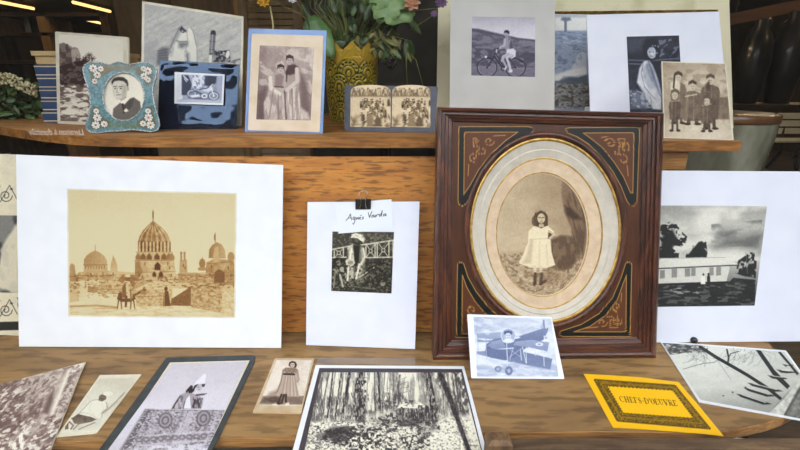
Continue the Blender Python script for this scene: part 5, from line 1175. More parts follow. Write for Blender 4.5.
# blue books and cardboard box
M_book = mat('blue_cloth', (44, 70, 112), .6, (36, 58, 98), (60, 60, 60), bump=.1); M_page = mat('page_edges', (216, 206, 176), .7, (190, 178, 148), (4, 4, 200)); M_box = mat('cardboard', (196, 170, 124), .7, (180, 152, 106), (20, 20, 20))
zt = SHELF; fy = float(at_z(45, 122.5, SHELF)[1])
lefts = (41.5, 40.5, 38.8, 36.6, 33.4); tops = (111.2, 99.5, 88.6, 76.6, 64.6); prev = 122.5
lab = ('lowest of the blue books in the stack behind the rocky beach print', 'second blue book from the bottom of the stack at far left', 'middle book of the stack of five blue books', 'blue book second from the top of the stack', 'topmost blue book, directly under the cardboard box')
for k in range(5):
    xl_ = float(at_y(lefts[k], tops[k], fy)[0]); zt2 = float(at_y(45, tops[k], fy)[2]); w_ = .23; d_ = .16; h_ = zt2 - zt - .0004
    t = thing('book', lab[k], 'book', (xl_ + w_ / 2, fy + d_ / 2, zt), 'blue books stacked on the upper shelf')
    m = MB(); m.box((xl_ + w_ / 2, fy + d_ / 2, zt + .0015), (w_, d_, .003)); m.box((xl_ + w_ / 2, fy + d_ / 2, zt + h_ - .0015), (w_, d_, .003)); m.box((xl_ + w_ / 2, fy + .0015, zt + h_ / 2), (w_, .003, h_ - .006)); m.build('cover', M_book, t)
    MB().box((xl_ + w_ / 2, fy + d_ / 2 + .001, zt + h_ / 2), (w_ - .012, d_ - .006, h_ - .0062)).build('page_block', M_page, t)
    for z in (zt + .0045, zt + h_ - .0045): MB().box((xl_ + w_ / 2, fy - .0006, z), (w_, .0012, .0028)).build('spine_band', M_page, t)
    zt = zt2
xl_ = float(at_y(33.2, 60, fy)[0]); zt2 = float(at_y(45, 51, fy)[2])
t = thing('cardboard_box', 'flat tan cardboard box on top of the blue books', 'box', (xl_ + .11, fy + .07, zt))
MB().box((xl_ + .11, fy + .07, (zt + zt2) / 2 - .004), (.21, .135, zt2 - zt - .010)).build('tray', M_box, t); MB().box((xl_ + .11, fy + .07, zt2 - .006), (.22, .145, .012)).build('lid', M_box, t)

pl = shelf_pl((57.5, 123.6), (129, 126.4), 11)
std('photograph_print', 'sepia print of rocks and palms with pale border behind the blue mosaic frame', pl, [(55, 31.4), (128, 37.2), (129.4, 126.4), (57.5, 123.8)], .004, M_cream, [([(58.8, 34.2), (122.8, 39.4), (124.4, 123), (60.4, 121)], pic_beach)], r=1.5)

# blue mosaic frame
pl = shelf_pl((88, 133.6), (158, 132.2), 12)
mo = [(140, 160), (160, 148), (200, 152), (240, 160), (262, 152), (275, 149), (290, 152), (320, 160), (370, 150), (400, 152), (420, 163), (429, 182), (424, 215), (414, 250), (412, 275), (416, 300), (426, 340), (437, 380), (440, 405), (432, 422), (410, 430), (375, 425), (330, 419), (292, 425), (240, 427), (195, 434), (165, 431), (148, 418), (146, 398), (156, 365), (164, 320), (161, 280), (150, 240), (138, 205), (133, 178)]
mo = [(50 + x / 4.017, 25 + y / 4.017) for x, y in mo]; ecx, ecy, erx, ery = 50 + 296 / 4.017, 25 + 287 / 4.017, 83 / 4.017, 97 / 4.017
t = thing('mosaic_picture_frame', 'turquoise micromosaic frame with daisies and an oval portrait of a young man in a suit', 'picture frame', base(pl))
def mosaic(c):
    c.at(50, 25, 4.017); c.g[:] = .5; c.n(.22, 5, 5, 3, None, 1); c.n(.1, 24, 24, 5)
    G_ = ([(156, 160), (222, 162), (250, 184), (202, 214), (184, 246), (166, 230)], [(344, 172), (412, 160), (412, 230), (388, 246), (372, 214), (346, 192)], [(172, 326), (196, 330), (206, 366), (246, 390), (232, 412), (164, 420), (162, 392)], [(386, 330), (408, 326), (428, 400), (410, 418), (350, 410), (346, 392), (378, 366)])
    c.tone((36, 50, 56), (82, 124, 134), (150, 182, 184), k=1, grain=0)
    for pts in G_: c.tint((92, 78, 44), .75, pts, 1.5)
    c.tint((120, 90, 50), .55, [(200, 160), (350, 160), (340, 182), (214, 184)]); c.tint((96, 104, 60), .5, [(220, 390), (370, 392), (360, 412), (240, 412)])
ring_grid('mosaic_face', pl, ecx, ecy, erx, ery, mo, .0062, mosaic, ink('mosaic_tesserae', .3, .3), t, 260, 30)
mo3 = pl.P(*np.array(mo).T, .006); MB().prism(list(mo3 - pl.n * .006), list(mo3 - pl.n * .0042)).build('back_plate', M_black, t)
loops_mesh('side_wall', [mo3 - pl.n * .006, mo3], M_wire, t)
M_sil = mat('beaded_silver', (206, 208, 206), .35, (110, 130, 140), (300, 300, 300), metal=.7, contrast=(.42, .58))
MB().tube(list(mo3 + pl.n * .0005) + [mo3[0] + pl.n * .0005], .0016, 6, False).build('outer_rim', M_sil, t, True)
er = pl.P(*np.array(ell(ecx, ecy, erx, ery, 72)).T, .0066); MB().tube(list(er) + [er[0]], .0016, 6, False).build('inner_rim', M_sil, t, True)
loops_mesh('oval_wall', [er, er - pl.n * .004], M_sil, t)
oval_picture('picture', pl, ecx, ecy, erx + .2, ery + .2, .0035, pic_young_man, M_ink, t, 50, 110)
M_petal = mat('white_enamel', (232, 232, 226), .35, (206, 208, 208), (200, 200, 200)); M_eye = mat('orange_enamel', (206, 132, 50), .4)
for cx_, cy_, r_ in ((174, 174, 18), (204, 176, 13), (190, 200, 16), (180, 226, 13), (376, 176, 13), (394, 184, 17), (378, 206, 15), (394, 220, 13), (186, 346, 13), (190, 372, 18), (184, 402, 18), (218, 398, 15), (394, 346, 13), (396, 372, 18), (404, 402, 18), (374, 396, 14)):
    q = np.array((50 + cx_ / 4.017, 25 + cy_ / 4.017)); c0 = pl.P(q[0], q[1], .0068); rr = np.linalg.norm(pl.P(q[0] + r_ / 4.017, q[1], .0068) - c0)
    m = MB()
    for k in range(8):
        an = k * math.pi / 4; d = pl.e * math.cos(an) + pl.up * math.sin(an); s_ = pl.e * -math.sin(an) + pl.up * math.cos(an)
        m.prism([c0 + d * rr * .25 - s_ * rr * .12, c0 + d * rr * .8 - s_ * rr * .26, c0 + d * rr, c0 + d * rr * .8 + s_ * rr * .26, c0 + d * rr * .25 + s_ * rr * .12], [v + pl.n * .0007 for v in (c0 + d * rr * .25 - s_ * rr * .1, c0 + d * rr * .78 - s_ * rr * .2, c0 + d * rr * .94, c0 + d * rr * .78 + s_ * rr * .2, c0 + d * rr * .25 + s_ * rr * .1)])
    fl = m.build('daisy', M_petal, t); MB().ball(c0 + pl.n * .0007, rr * .3, 8, 6).build('daisy_eye', M_eye, fl, True)
bt = pl.P(ecx, ecy - 6, 0) ; ft = at_z(ecx, 124, SHELF); MB().tube([bt - pl.n * .002, (bt[0], bt[1] + .075, SHELF + .003)], .003, 6).build('easel_strut', M_black, t)

# fish print
pl = shelf_pl((140.5, 127.4), (241.5, 126.0), 10)
std('photograph_print', 'large grey print of an upright fish and a knife behind the dark plastic wallet', pl, [(142.2, 1), (243.6, 16.6), (241.6, 126.0), (140.5, 127.4)], .004, M_cream, [([(144.6, 3.8), (241.6, 18.8), (239.6, 124.4), (143, 125.4)], pic_fish)])

# motorbike print on a dark wallet of crumpled plastic film
pl = shelf_pl((157.4, 129.6), (236.4, 129.2), 13)
t = thing('photograph_print', 'small motorbike print on a shiny dark blue plastic wallet', 'photograph', base(pl))
card('mount', pl, [(159.8, 60), (239.6, 64.4), (236.6, 129.2), (157.4, 129.6)], 0, .0018, M_black, t)
M_wallet = mat('glossy_dark_plastic', (26, 32, 52), .07, (16, 20, 36), (20, 20, 20), spec=.5, ior=1.9)
M_wallet.node_tree.nodes['Principled BSDF'].inputs['Specular Tint'].default_value = (.45, .66, 1, 1)
X, Y, nu, nv = quad_samples([(160, 60.4), (239, 64.8), (236, 128.9), (157.8, 129.2)], 1.3)
hgt = (vnoise(X / 17 + .3, Y / 15, 41, 2) - .5) * .0085 + (vnoise(X / 6, Y / 7, 44, 1) - .5) * .0008
b_ = np.minimum(1, np.minimum(np.minimum(np.linspace(0, 1, nu)[None, :], 1 - np.linspace(0, 1, nu)[None, :]), np.minimum(np.linspace(0, 1, nv)[:, None], 1 - np.linspace(0, 1, nv)[:, None])) * 14)
V = pl.P(X.ravel(), Y.ravel(), .0022) + pl.n * ((hgt + .0026) * b_).clip(0.0002, None).ravel()[:, None]
grid_mesh('plastic_wallet', V, nu, nv, M_wallet, t, np.zeros((len(V), 3)), smooth=True)
card('small_mount', pl, [(174.6, 72), (224.6, 74.4), (223.2, 105.2), (174.4, 103.4)], .0092, .0008, M_paper, t)
picture('picture', pl, [(177, 74.2), (222.6, 76), (221.4, 103), (176.8, 101.8)], .0104, pic_motorbike, M_ink, t, 2.4)

# couple in a blue-backed sleeve
pl = shelf_pl((244.8, 131.8), (322.6, 133.6), 12)
t = std('photograph_print', 'two women in long dresses, buff mount on blue card left of the yellow vase', pl, [(248.6, 28.4), (326.6, 30.6), (322.6, 133.6), (244.8, 131.8)], .0015, M_blue, [])
card('inner_mount', pl, rnd([(251.8, 33.8), (323.4, 35.6), (319.6, 132), (247.8, 130.2)], 1.5), .0016, .0018, M_pinkbuff, t)
picture('picture', pl, [(259.8, 45.4), (314, 47.4), (310.6, 120.4), (256.2, 119.4)], .0039, pic_couple, M_ink, t)

# stereo card
pl = shelf_pl((344.8, 130.8), (433.6, 132.8), 12)
t = std('stereo_card', 'slate grey stereoview card with two arched images, beside the yellow vase', pl, [(344.6, 85), (438, 86.6), (434.6, 132.8), (344.4, 130.8)], .002, M_stereo, [], r=2)
for x0_, x1_, nm in ((350.2, 391.0, 0), (391.8, 430.8, 41.6)):
    arch = [(x0_, 126.8)] + [(x0_ + .4 + (x1_ - x0_ - .8) * (.5 - .5 * math.cos(math.pi * k / 14)), 92.5 - 7.6 * math.sin(math.pi * k / 14) ** .6) for k in range(15)] + [(x1_ - .4, 127.4)]
    q = np.array(arch); cx_ = q[:, 0].mean(); nr_ = 44; n_ = 280
    ps = []; 
    for k in range(n_):
        s_ = k / n_ * len(arch); i_ = int(s_); f_ = s_ - i_; a_, b2 = arch[i_], arch[(i_ + 1) % len(arch)]; ps.append((a_[0] + (b2[0] - a_[0]) * f_, a_[1] + (b2[1] - a_[1]) * f_))
    ps = np.array(ps); c0 = np.array((cx_, 108.0)); w_ = np.linspace(.005, 1, nr_)[:, None, None]; G = c0 + (ps[None] - c0) * w_
    c = Ink(G[..., 0], G[..., 1]); pic_stereo(nm)(c); grid_mesh('picture', pl.P(G[..., 0].ravel(), G[..., 1].ravel(), .0024), n_, nr_, M_ink, t, c.linear(), closed=True)

# ---- yellow cut-metal vase and its bouquet
vp = at_z(350.5, 124.4, SHELF); VX, VY = float(vp[0]), float(vp[1]) + .068
zs = lambda y: float(at_y(350, y, VY - .07)[2])
ztop, zval = zs(41), zs(50); R0 = .0735 * (VY) / 1.25
t = thing('flower_vase', 'yellow pierced vase with scale pattern and zigzag rim', 'vase', (VX, VY, SHELF))
nu, nv = 260, 120; th = np.linspace(0, 2 * np.pi, nu, endpoint=False)[None, :]; vv = np.linspace(0, 1, nv)[:, None]
tri = np.abs(((th / (2 * np.pi) * 10 + .25) % 1) - .5) * 2
topz = zval + (ztop - zval) * (1 - tri); Z = SHELF + .004 + (topz - SHELF - .004) * vv
hh_ = (Z - SHELF) / (ztop - SHELF); Rr = R0 * (.86 + .14 * hh_ + .02 * np.sin(hh_ * 3.1))
U = (th / (2 * np.pi) * 10) * 16 + 0 * vv; W = (1 - hh_) * 83
c = Ink(U, W, .86); c.at(0, 0, 1)
for row in range(6):
    for k in range(-1, 10):
        cx_ = k * 20 + (10 if row % 2 else 0) ; cy_ = 32 + row * 14
        c.e(cx_, cy_, 11.6, 15, .06); c.e(cx_, cy_, 10.6, 14, .64)
        for a_ in range(8):
            an = math.pi * (1.03 + .134 * a_); c.e(cx_ + 8.6 * math.cos(an), cy_ + 11.4 * math.sin(an), 1.3, 1.2, .05)
        c.e(cx_, cy_, 6.8, 9, .06); c.e(cx_, cy_, 5.9, 8.1, .7); c.e(cx_, cy_ - 1, 3, 4.4, .08); c.e(cx_, cy_ - .6, 1.9, 3, .8)
c.n(.06, 2, 2, 4); top_m = W.ravel() < 18
c.g[top_m] = .8 + .22 * (vnoise(U.ravel()[top_m] / .9, W.ravel()[top_m] / .9, 5, 1) - .5) * 2
c.tone((24, 30, 10), (104, 98, 16), (160, 136, 24), (176, 136, 46), k=1, grain=.03)
rel = ((c.g - .5) * .003).reshape(nv, nu); RR = Rr + rel
V = np.stack([VX + RR * np.cos(th - np.pi / 2), VY + RR * np.sin(th - np.pi / 2), Z], -1).reshape(-1, 3)
grid_mesh('body', V, nu, nv, ink('yellow_patina', .4, .2, .25), t, c.linear(), closed=True)
MB().lathe([(.02, .002), (R0 * .84, .002), (R0 * .86, .012), (.02, .012)], (VX, VY, SHELF - .0016), 40).build('base', M_gold, t, True)
MB().lathe([(.01, .012), (R0 * .78, .012), (R0 * .84, ztop - SHELF - .075), (R0 * .80, ztop - SHELF - .078), (R0 * .74, .03), (.01, .03)], (VX, VY, SHELF), 32).build('liner', M_black, t, True)

def leafmat(n, a, b): return mat(n, a, .45, b, (30, 30, 30), coat=.15)
G1 = leafmat('leaf_green', (86, 124, 62), (60, 96, 46)); G2 = leafmat('leaf_dark', (70, 96, 40), (40, 62, 24)); G3 = leafmat('leaf_pale', (122, 150, 92), (90, 124, 68)); G4 = leafmat('leaf_olive', (120, 116, 56), (84, 84, 38))
R = random.Random(5)
def leaf(m, base_p, tip_p, w, nrm, fold=.25, lobes=0, curl=.0):
    b = Vector(base_p); d = Vector(tip_p) - b; ln = d.length; d.normalize(); s_ = d.cross(Vector(nrm)).normalized(); n_ = s_.cross(d).normalized(); k = 8
    L_, C_, R_ = [], [], []
    for i in range(k + 1):
        u = i / k; ww = w * (math.sin(math.pi * min(1, u * .92 + .06)) ** .8) * (1 + (lobes * .28 * math.cos(u * 18) if lobes else 0)) * .5
        ce = b + d * ln * u + n_ * (-curl * ln * u * u); L_.append(ce - s_ * ww + n_ * fold * ww); R_.append(ce + s_ * ww + n_ * fold * ww); C_.append(ce)
    vs = L_ + C_ + R_; fs = []
    for i in range(k): fs += [(i, i + 1, k + 2 + i, k + 1 + i), (k + 1 + i, k + 2 + i, 2 * k + 3 + i, 2 * k + 2 + i)]
    m.add(vs, fs)
def pt(px, py, y): return tuple(float(v) for v in at_y(px, py, y))
def twoside(o):
    md = o.modifiers.new('thickness', 'SOLIDIFY'); md.thickness = .0006; return o
t = thing('flower_bouquet', 'bunch of green leaves, grasses and dried flowers standing in the yellow vase', 'flowers', (VX, VY, SHELF + .03))
Yb = VY
def broad(name, specs, material):
    for s_ in specs:
        m = MB(); leaf(m, pt(s_[0], s_[1], Yb + s_[5]), pt(s_[2], s_[3], Yb + s_[6]), s_[4] / F_PX * Yb, (0, -1, .5), .2, s_[7], s_[8]); twoside(m.build(name, material, t, True))
broad('leaf', [(312, 16, 333, 58, 17, -.05, -.085, 0, .06), (308, 30, 322, 50, 12, -.04, -.07, 0, 0)], G1)
broad('leaf', [(372, -6, 412, 20, 34, -.05, -.075, 1, .05), (398, -12, 378, 22, 30, -.045, -.08, 1, .05), (380, -18, 396, 14, 30, -.055, -.06, 1, 0), (404, 4, 410, 22, 14, -.04, -.05, 1, 0)], G3)
broad('leaf', [(346, 30, 322, 22, 22, .0, .02, 0, 0), (350, 34, 328, 46, 18, -.01, -.02, 0, 0), (360, 22, 340, 12, 18, .02, .02, 0, 0), (382, 36, 388, 52, 10, -.02, -.03, 1, 0), (382, 40, 384, 62, 12, -.03, -.04, 1, .1)], G2)
m = MB()
for k in range(150):
    x = R.gauss(352, 34); y = R.uniform(-40, 42); yy = Yb + R.uniform(-.045, .06); an = R.uniform(-.9, .9) + math.pi / 2; ln = R.uniform(10, 26)
    if x > 425 or x < 300: continue
    leaf(m, pt(x, y, yy), pt(x + ln * math.cos(an), y + ln * math.sin(an) * R.choice((-1, 1)), yy + R.uniform(-.02, .02)), R.uniform(3, 9) / F_PX * Yb, (R.uniform(-.4, .4), -1, R.uniform(0, .8)), .2)
o = twoside(m.build('foliage', G2, t, True)); o['kind'] = 'stuff'
m = MB()
for k in range(60):
    x = R.uniform(310, 420); yy = Yb + R.uniform(-.05, .05); x2 = x + R.gauss(0, 16)
    m.tube([pt(350 + (x - 350) * .35, 52, Yb + R.uniform(-.03, .03)), pt((x + 350) / 2, 28, yy), pt(x, 8, yy), pt(x2, -34, yy)], [.0012, .0011, .0009, .0006], 5)
o = m.build('grass', G4, t, True); o['kind'] = 'stuff'
m = MB()
for k in range(46):
    x = R.gauss(378, 12); y = R.uniform(26, 54); yy = Yb + R.uniform(-.05, -.01); leaf(m, pt(x, y, yy), pt(x + R.gauss(0, 8), y + R.uniform(6, 16), yy), R.uniform(2, 5) / F_PX * Yb, (R.uniform(-.5, .5), -1, .3))
o = twoside(m.build('dry_leaves', G4, t, True)); o['kind'] = 'stuff'
for pts in ([(366, 50), (380, 38), (392, 50), (392, 60)], [(366, 50), (384, 34), (408, 40), (406, 62), (407, 84)], [(368, 48), (392, 36), (416, 60), (423, 86)], [(360, 40), (392, 14), (420, 10), (438, 8)], [(362, 40), (400, 6), (424, -4), (446, -2)]):
    MB().tube([pt(x, y, Yb - .05) for x, y in pts], .0011, 6).build('stem', G4, t, True)
m = MB(); c0 = Vector(pt(391.5, 62, Yb - .05))
for k in range(70):
    v = Vector((R.gauss(0, 1), R.gauss(0, 1), R.gauss(0, 1))).normalized(); m.ball(c0 + v * .017 * R.uniform(.6, 1), .004, 6, 4)
m.build('dried_flower_head', mat('dried_brown', (58, 52, 34), .8, (34, 30, 20), (60, 60, 60)), t, True)
def blossom(name, px, py, yy, r, material, n_=9, up=(0, -.6, .6)):
    m = MB(); c0 = Vector(pt(px, py, yy))
    for k in range(n_):
        a_ = 6.283 * k / n_; d = Vector((math.cos(a_), -.45, math.sin(a_) * .8)); leaf(m, c0, c0 + d * r, r * .8, up, .3)
    m.ball(c0, r * .28, 8, 6); twoside(m.build(name, material, t, True))
blossom('yellow_blossom', 264, 2, Yb - .06, .017, mat('yellow_petal', (230, 176, 40), .5), 9); blossom('pink_blossom', 412, 4, Yb - .07, .022, mat('apricot_petal', (204, 150, 118), .5, (180, 120, 90)), 7)
blossom('purple_blossom', 441, 3, Yb - .09, .016, mat('mauve_petal', (128, 96, 140), .5), 10); blossom('purple_blossom', 434, 14, Yb - .09, .010, bpy.data.materials['mauve_petal'], 8); blossom('white_blossom', 293, -1, Yb - .03, .014, mat('white_petal', (222, 220, 226), .5), 8)
MB().tube([pt(334, 44, Yb - .03), pt(300, 14, Yb - .05), pt(270, 0, Yb - .055), pt(264, 2, Yb - .06)], .0013, 6).build('stem', G4, t, True)
MB().tube([pt(270, 6, Yb - .05), pt(272.5, 20, Yb - .06), pt(273.5, 31, Yb - .07)], .0022, 6).build('stem', mat('pale_stem', (196, 186, 130), .6), t, True)
MB().tube([pt(264, 2, Yb - .06), pt(268, -1, Yb - .055), pt(270, 6, Yb - .05)], .0013, 6).build('stem', G4, t, True)
MB().tube([pt(336, 46, Yb - .02), pt(312, 18, Yb - .01), pt(293, -1, Yb - .03)], .0013, 6).build('stem', G4, t, True)
MB().tube([pt(410, 30, Yb - .05), pt(426, 20, Yb - .08), pt(434, 14, Yb - .09), pt(441, 3, Yb - .09)], .001, 6).build('stem', G4, t, True)

# little boxes glimpsed behind the stereo card
tag(MB().box((pt(400, 82, 1.38)[0], 1.38, SHELF + .055), (.10, .06, .108)).build('wooden_box', M_darkh), 'dark little box behind the stereo card', 'box')

# ---- white flowering plant at far left
p0 = at_z(14, 120, SHELF); PY = float(p0[1]) + .06
t = thing('potted_plant', 'white flowering pot plant at the far left end of the shelf', 'plant', (float(p0[0]), PY, SHELF))
def pq(px, py, y=PY): return Vector(pt(px, py, y))
pc = pq(14, 100); MB().lathe([(.03, 0), (.045, .001), (.055, .05), (.058, .055), (.05, .056), (.02, .05)], (pc.x - .01, PY + .02, SHELF), 28).build('pot', M_dark, t, True)
m = MB()
for k in range(260):
    x = R.uniform(-24, 38); y = R.uniform(82, 119); b = pq(x, y, PY + R.uniform(-.05, .04)); leaf(m, b, b + Vector((R.gauss(0, .02), R.uniform(-.02, .0), R.gauss(-.004, .016))), R.uniform(.012, .022), (R.uniform(-.5, .5), -1, .5))
b0 = min(v[2] for v in m.v); m.v = [(x, y, max(z, SHELF + .001)) for x, y, z in m.v]
o = twoside(m.build('foliage', G2, t, True)); o['kind'] = 'stuff'
m = MB()
for k in range(240):
    x = R.uniform(-26, 37); yc = 78 + max(0, x - 8) * .42 + R.uniform(-5, 7); m.ball(pq(x, yc, PY - .055 + R.uniform(-.012, .012)), R.uniform(.003, .0055), 6, 4)
o = m.build('blossoms', mat('cream_blossom', (214, 206, 170), .6, (186, 176, 130), (120, 120, 120)), t, True); o['kind'] = 'stuff'

# ---- right half of the upper row
plc = shelf_pl((436, 124), (733.4, 128.4), 9, SHELF_R)
t = thing('wooden_picture_frame', 'large old cream painted wooden frame behind the cyclist and white mat prints', 'frame', base(plc))
outer = [(452.5, -130), (722, -130), (733, 133), (444, 128)]; inner = [(478, -104), (704, -104), (714, 116), (474, 112)]
outer = [(440, -100), (726, -100), (733.4, 128.4), (436, 124)]; inner = [(455, 12.5), (718, 9.5), (721.5, 118), (452, 113)]
for side in range(4):
    a0, a1, b1, b0_ = outer[side], outer[(side + 1) % 4], inner[(side + 1) % 4], inner[side]
    f1 = plc.P(*np.array([a0, a1, b1, b0_]).T, .0); f2 = f1 - plc.n * .022; f1[:, 2] = np.maximum(f1[:, 2], plc.zmin); f2[:, 2] = np.maximum(f2[:, 2], plc.zmin); MB().prism(list(f2), list(f1)).build(('top_rail', 'stile', 'bottom_rail', 'stile')[side], M_creamwood, t)
f1 = plc.P(*np.array(inner).T, 0); loops_mesh('gilt_slip', [plc.P(*np.array(inner).T, .001), plc.P(*np.array([(457, 15), (716, 12), (719, 116), (454, 111)]).T, -.004)], M_gold, t)
MB().prism(list(f1 - plc.n * .02), list(f1 - plc.n * .017)).build('backing_board', M_tan, t)

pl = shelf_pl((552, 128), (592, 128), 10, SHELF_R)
std('photograph_print', 'pale dog lying down, print with painted blue sky reflection, between the cyclist and white mats', pl, [(545, 14), (590.5, 14.6), (594, 129), (545, 128.2)], .002, M_paper, [([(545.6, 14.6), (586.4, 15.2), (590, 112), (545.6, 111)], pic_dog)])
pl = shelf_pl((450, 130), (556, 130.6), 11.5, SHELF_R)
std('photograph_print', 'square picture of a man riding a bicycle in a wide grey mat', pl, [(450.6, -22), (555, -21), (554.4, 130.6), (449.6, 130)], .003, M_greycard, [([(472, 16.6), (535.2, 17.2), (535, 77), (471.2, 75.4)], pic_cyclist)], den=2.2)
pl = shelf_pl((592, 132), (730, 133), 12, SHELF_R)
std('photograph_print', 'person in a pale coat, dark photograph in a white landscape mat', pl, [(586.6, 14.8), (719, 11.6), (730, 133), (591, 132)], .003, M_lav, [([(626.6, 36.6), (679, 35.4), (683.2, 113), (630, 112)], pic_coat)])
pl = shelf_pl((664, 138), (733.4, 140.2), 13, SHELF_R)
std('photograph_print', 'sepia card of five people in hats standing at the right end of the shelf', pl, [(661.6, 61.4), (725.6, 63), (733.8, 140.2), (664, 138)], .004, M_cream, [([(662.8, 62.2), (724.8, 64), (732.2, 139.2), (665, 137.2)], pic_group)], den=2.0)

# ================================================================== shop behind
M_wall = mat('shop_wall', (92, 78, 60), .8, (74, 62, 46), (2, 2, 2)); M_ceil = mat('shop_ceiling', (96, 88, 74), .8); M_floor = mat('shop_floor', (128, 116, 96), .6, (104, 92, 74), (3, 12, 3))
def st(name, c_, d_, m_): o = MB().box(c_, d_).build(name, m_); return structure(o)
st('floor', (0, 6.5, -.05), (15.2, 12.3, .1), M_floor); st('ceiling', (0, 6.5, 2.66), (15.2, 12.3, .1), M_ceil)
st('wall_back', (0, 12.68, 1.36), (15.4, .1, 2.76), M_wall); st('wall_left', (-7.62, 6.5, 1.36), (.1, 12.5, 2.76), M_wall); st('wall_right', (7.62, 6.5, 1.36), (.1, 12.5, 2.76), M_wall)
# shop front with its window
M_front = mat('shop_front_paint', (58, 62, 58), .5)
for nm, c_, d_ in (('wall_front', (0, .40, .14), (3.2, .08, .28)), ('wall_front', (0, .40, 4.2), (15.2, .08, 3.0)), ('wall_front', (-4.6, .40, 1.35), (6.0, .08, 2.7)), ('wall_front', (4.6, .40, 1.35), (6.0, .08, 2.7))): st(nm, c_, d_, M_front)
o = structure(MB().box((0, .372, 1.49), (3.2, .006, 2.42)).build('window_1', glass('window_glass', .5, 1.5)))

# ceiling tubes
M_fill_tube = lamp_mat('fill_tube_light', (255, 222, 170), 42.0)
M_tubefar = lamp_mat('old_tube_light', (255, 206, 128), 2.2)
def tube_lamp(p1, p2, label):
    a_ = at_z(*p1, 2.52); b_ = at_z(*p2, 2.52); t = thing('ceiling_light', label, 'light', ((a_[0] + b_[0]) / 2, (a_[1] + b_[1]) / 2, 2.6), 'fluorescent tubes on the shop ceiling')
    up_ = np.array([0, 0, .03]); sd = np.array([.014, 0, 0]); m_ = [a_ + up_ - sd, a_ + up_ + sd, b_ + up_ + sd, b_ + up_ - sd]; MB().prism(m_, [v + [0, 0, .043] for v in m_]).build('housing', M_wall, t); MB().tube([a_, b_], .024, 10).build('tube', M_tubefar, t, True)
tube_lamp((73, 2.2), (110, 11.4), 'longest lit ceiling tube, above the rocky beach print'); tube_lamp((80, 18.4), (104, 24), 'shorter lit tube right above the beach print top edge'); tube_lamp((-6, .8), (33.5, 8.6), 'lit ceiling tube at the top left corner'); tube_lamp((10.5, 17), (23, 19.8), 'small distant lit tube at far left')

for k, (x, y, lb) in enumerate(((-2.6, 3.0, 'added unseen ceiling tube brightening the front left of the shop'), (.0, 3.4, 'added unseen ceiling tube brightening the front middle of the shop'), (3.2, 2.9, 'added unseen ceiling tube brightening the front right of the shop'), (4.6, 5.6, 'added unseen ceiling tube brightening the white bench'), (5.4, 5.7, 'second added unseen ceiling tube brightening the white bench'))):  # unseen tubes added above the view to brighten the shop and bench
    t = thing('ceiling_light', lb, 'light', (x, y, 2.6), 'fluorescent tubes on the shop ceiling'); MB().box((x, y, 2.58), (.12, 1.5, .05)).build('housing', M_wall, t); MB().tube([(x, y - .7, 2.52), (x, y + .7, 2.52)], .022, 10).build('tube', M_fill_tube, t, True)

# open rack with dark boxes
t = thing('shelving_rack', 'dark open shelving rack deep in the shop at top left', 'shelf', (-3.2, 3.9, 0))
def bx(m, x0, y0, x1, y1, Y, d): a_ = pt(x0, y0, Y); b_ = pt(x1, y1, Y); return m.box(((a_[0] + b_[0]) / 2, Y + d / 2, (a_[2] + b_[2]) / 2), (abs(b_[0] - a_[0]), d, abs(a_[2] - b_[2])))
zt_ = pt(0, 14.5, 3.9)[2] - .19
for px_ in (-12, 50.5, 112):
    a_ = pt(px_, 60, 3.9)[0]; MB().box((a_, 4.05, (zt_ + .2) / 2), (.07, .30, zt_ + .2)).build('upright', M_tan if px_ == 50.5 else M_dark, t)
for y_ in (14.5, 34, 62, 88):
    a_, b_ = pt(-10, y_, 3.9), pt(111, y_, 3.9); MB().box(((a_[0] + b_[0]) / 2, 4.05, a_[2]), (b_[0] - a_[0] - .08, .3, .025)).build('shelf', M_darkh, t)
zz = pt(0, 34, 3.9)[2] + .0127
for nm, px_, w_, h_, mm, lb in (('storage_box', 40, .15, .12, M_black, 'black box on the rack right of the pale lampshade'), ('storage_box', 8, .2, .08, M_dark, 'low brown box at the left end of the rack')):
    a_ = pt(px_, 30, 3.95)[0]; tag(MB().box((a_, 4.05, zz + h_ / 2), (w_, .2, h_)).build(nm, mm), lb, 'box')
a_ = pt(25.5, 30, 3.95)[0]; tag(MB().lathe([(.03, 0), (.055, .002), (.042, .15), (.03, .152)], (a_, 4.03, zz), 20).build('lamp_shade', mat('pale_shade', (170, 176, 180), .7), None, True), 'pale grey shade standing on the dark rack', 'shade')
# tan cupboard and louvred shutter
t = thing('cupboard', 'tan wooden cupboard behind the fish print', 'cupboard', (-.95, 2.75, 0))
a_, b_ = pt(118, 30, 2.6)[0], pt(236, 30, 2.6)[0]; MB().box(((a_ + b_) / 2, 2.8, .95), (b_ - a_, .4, 1.9)).build('body', M_tan, t)
for k in range(2): MB().box((a_ + (b_ - a_) * (.26 + .48 * k), 2.592, .98), ((b_ - a_) * .44, .016, 1.76)).build('door', M_tan, t)
t = thing('louvred_shutter', 'brown louvred shutter standing behind the two women print', 'shutter', (-.55, 2.3, 0))
a_, b_ = pt(240, 30, 2.3)[0], pt(302, 30, 2.3)[0]
for x in (a_ + .02, b_ - .02): MB().box((x, 2.315, .95), (.04, .03, 1.9)).build('stile', M_tan, t)
for z in (.05, 1.88): MB().box(((a_ + b_) / 2, 2.315, z), (b_ - a_ - .08, .03, .06)).build('rail', M_tan, t)
m = MB()
for k in range(62): m.box(((a_ + b_) / 2, 2.318, .095 + k * .0285), (b_ - a_ - .081, .006, .027), Matrix.Rotation(-.4, 3, 'X'))
m.build('louvres', M_tan, t)
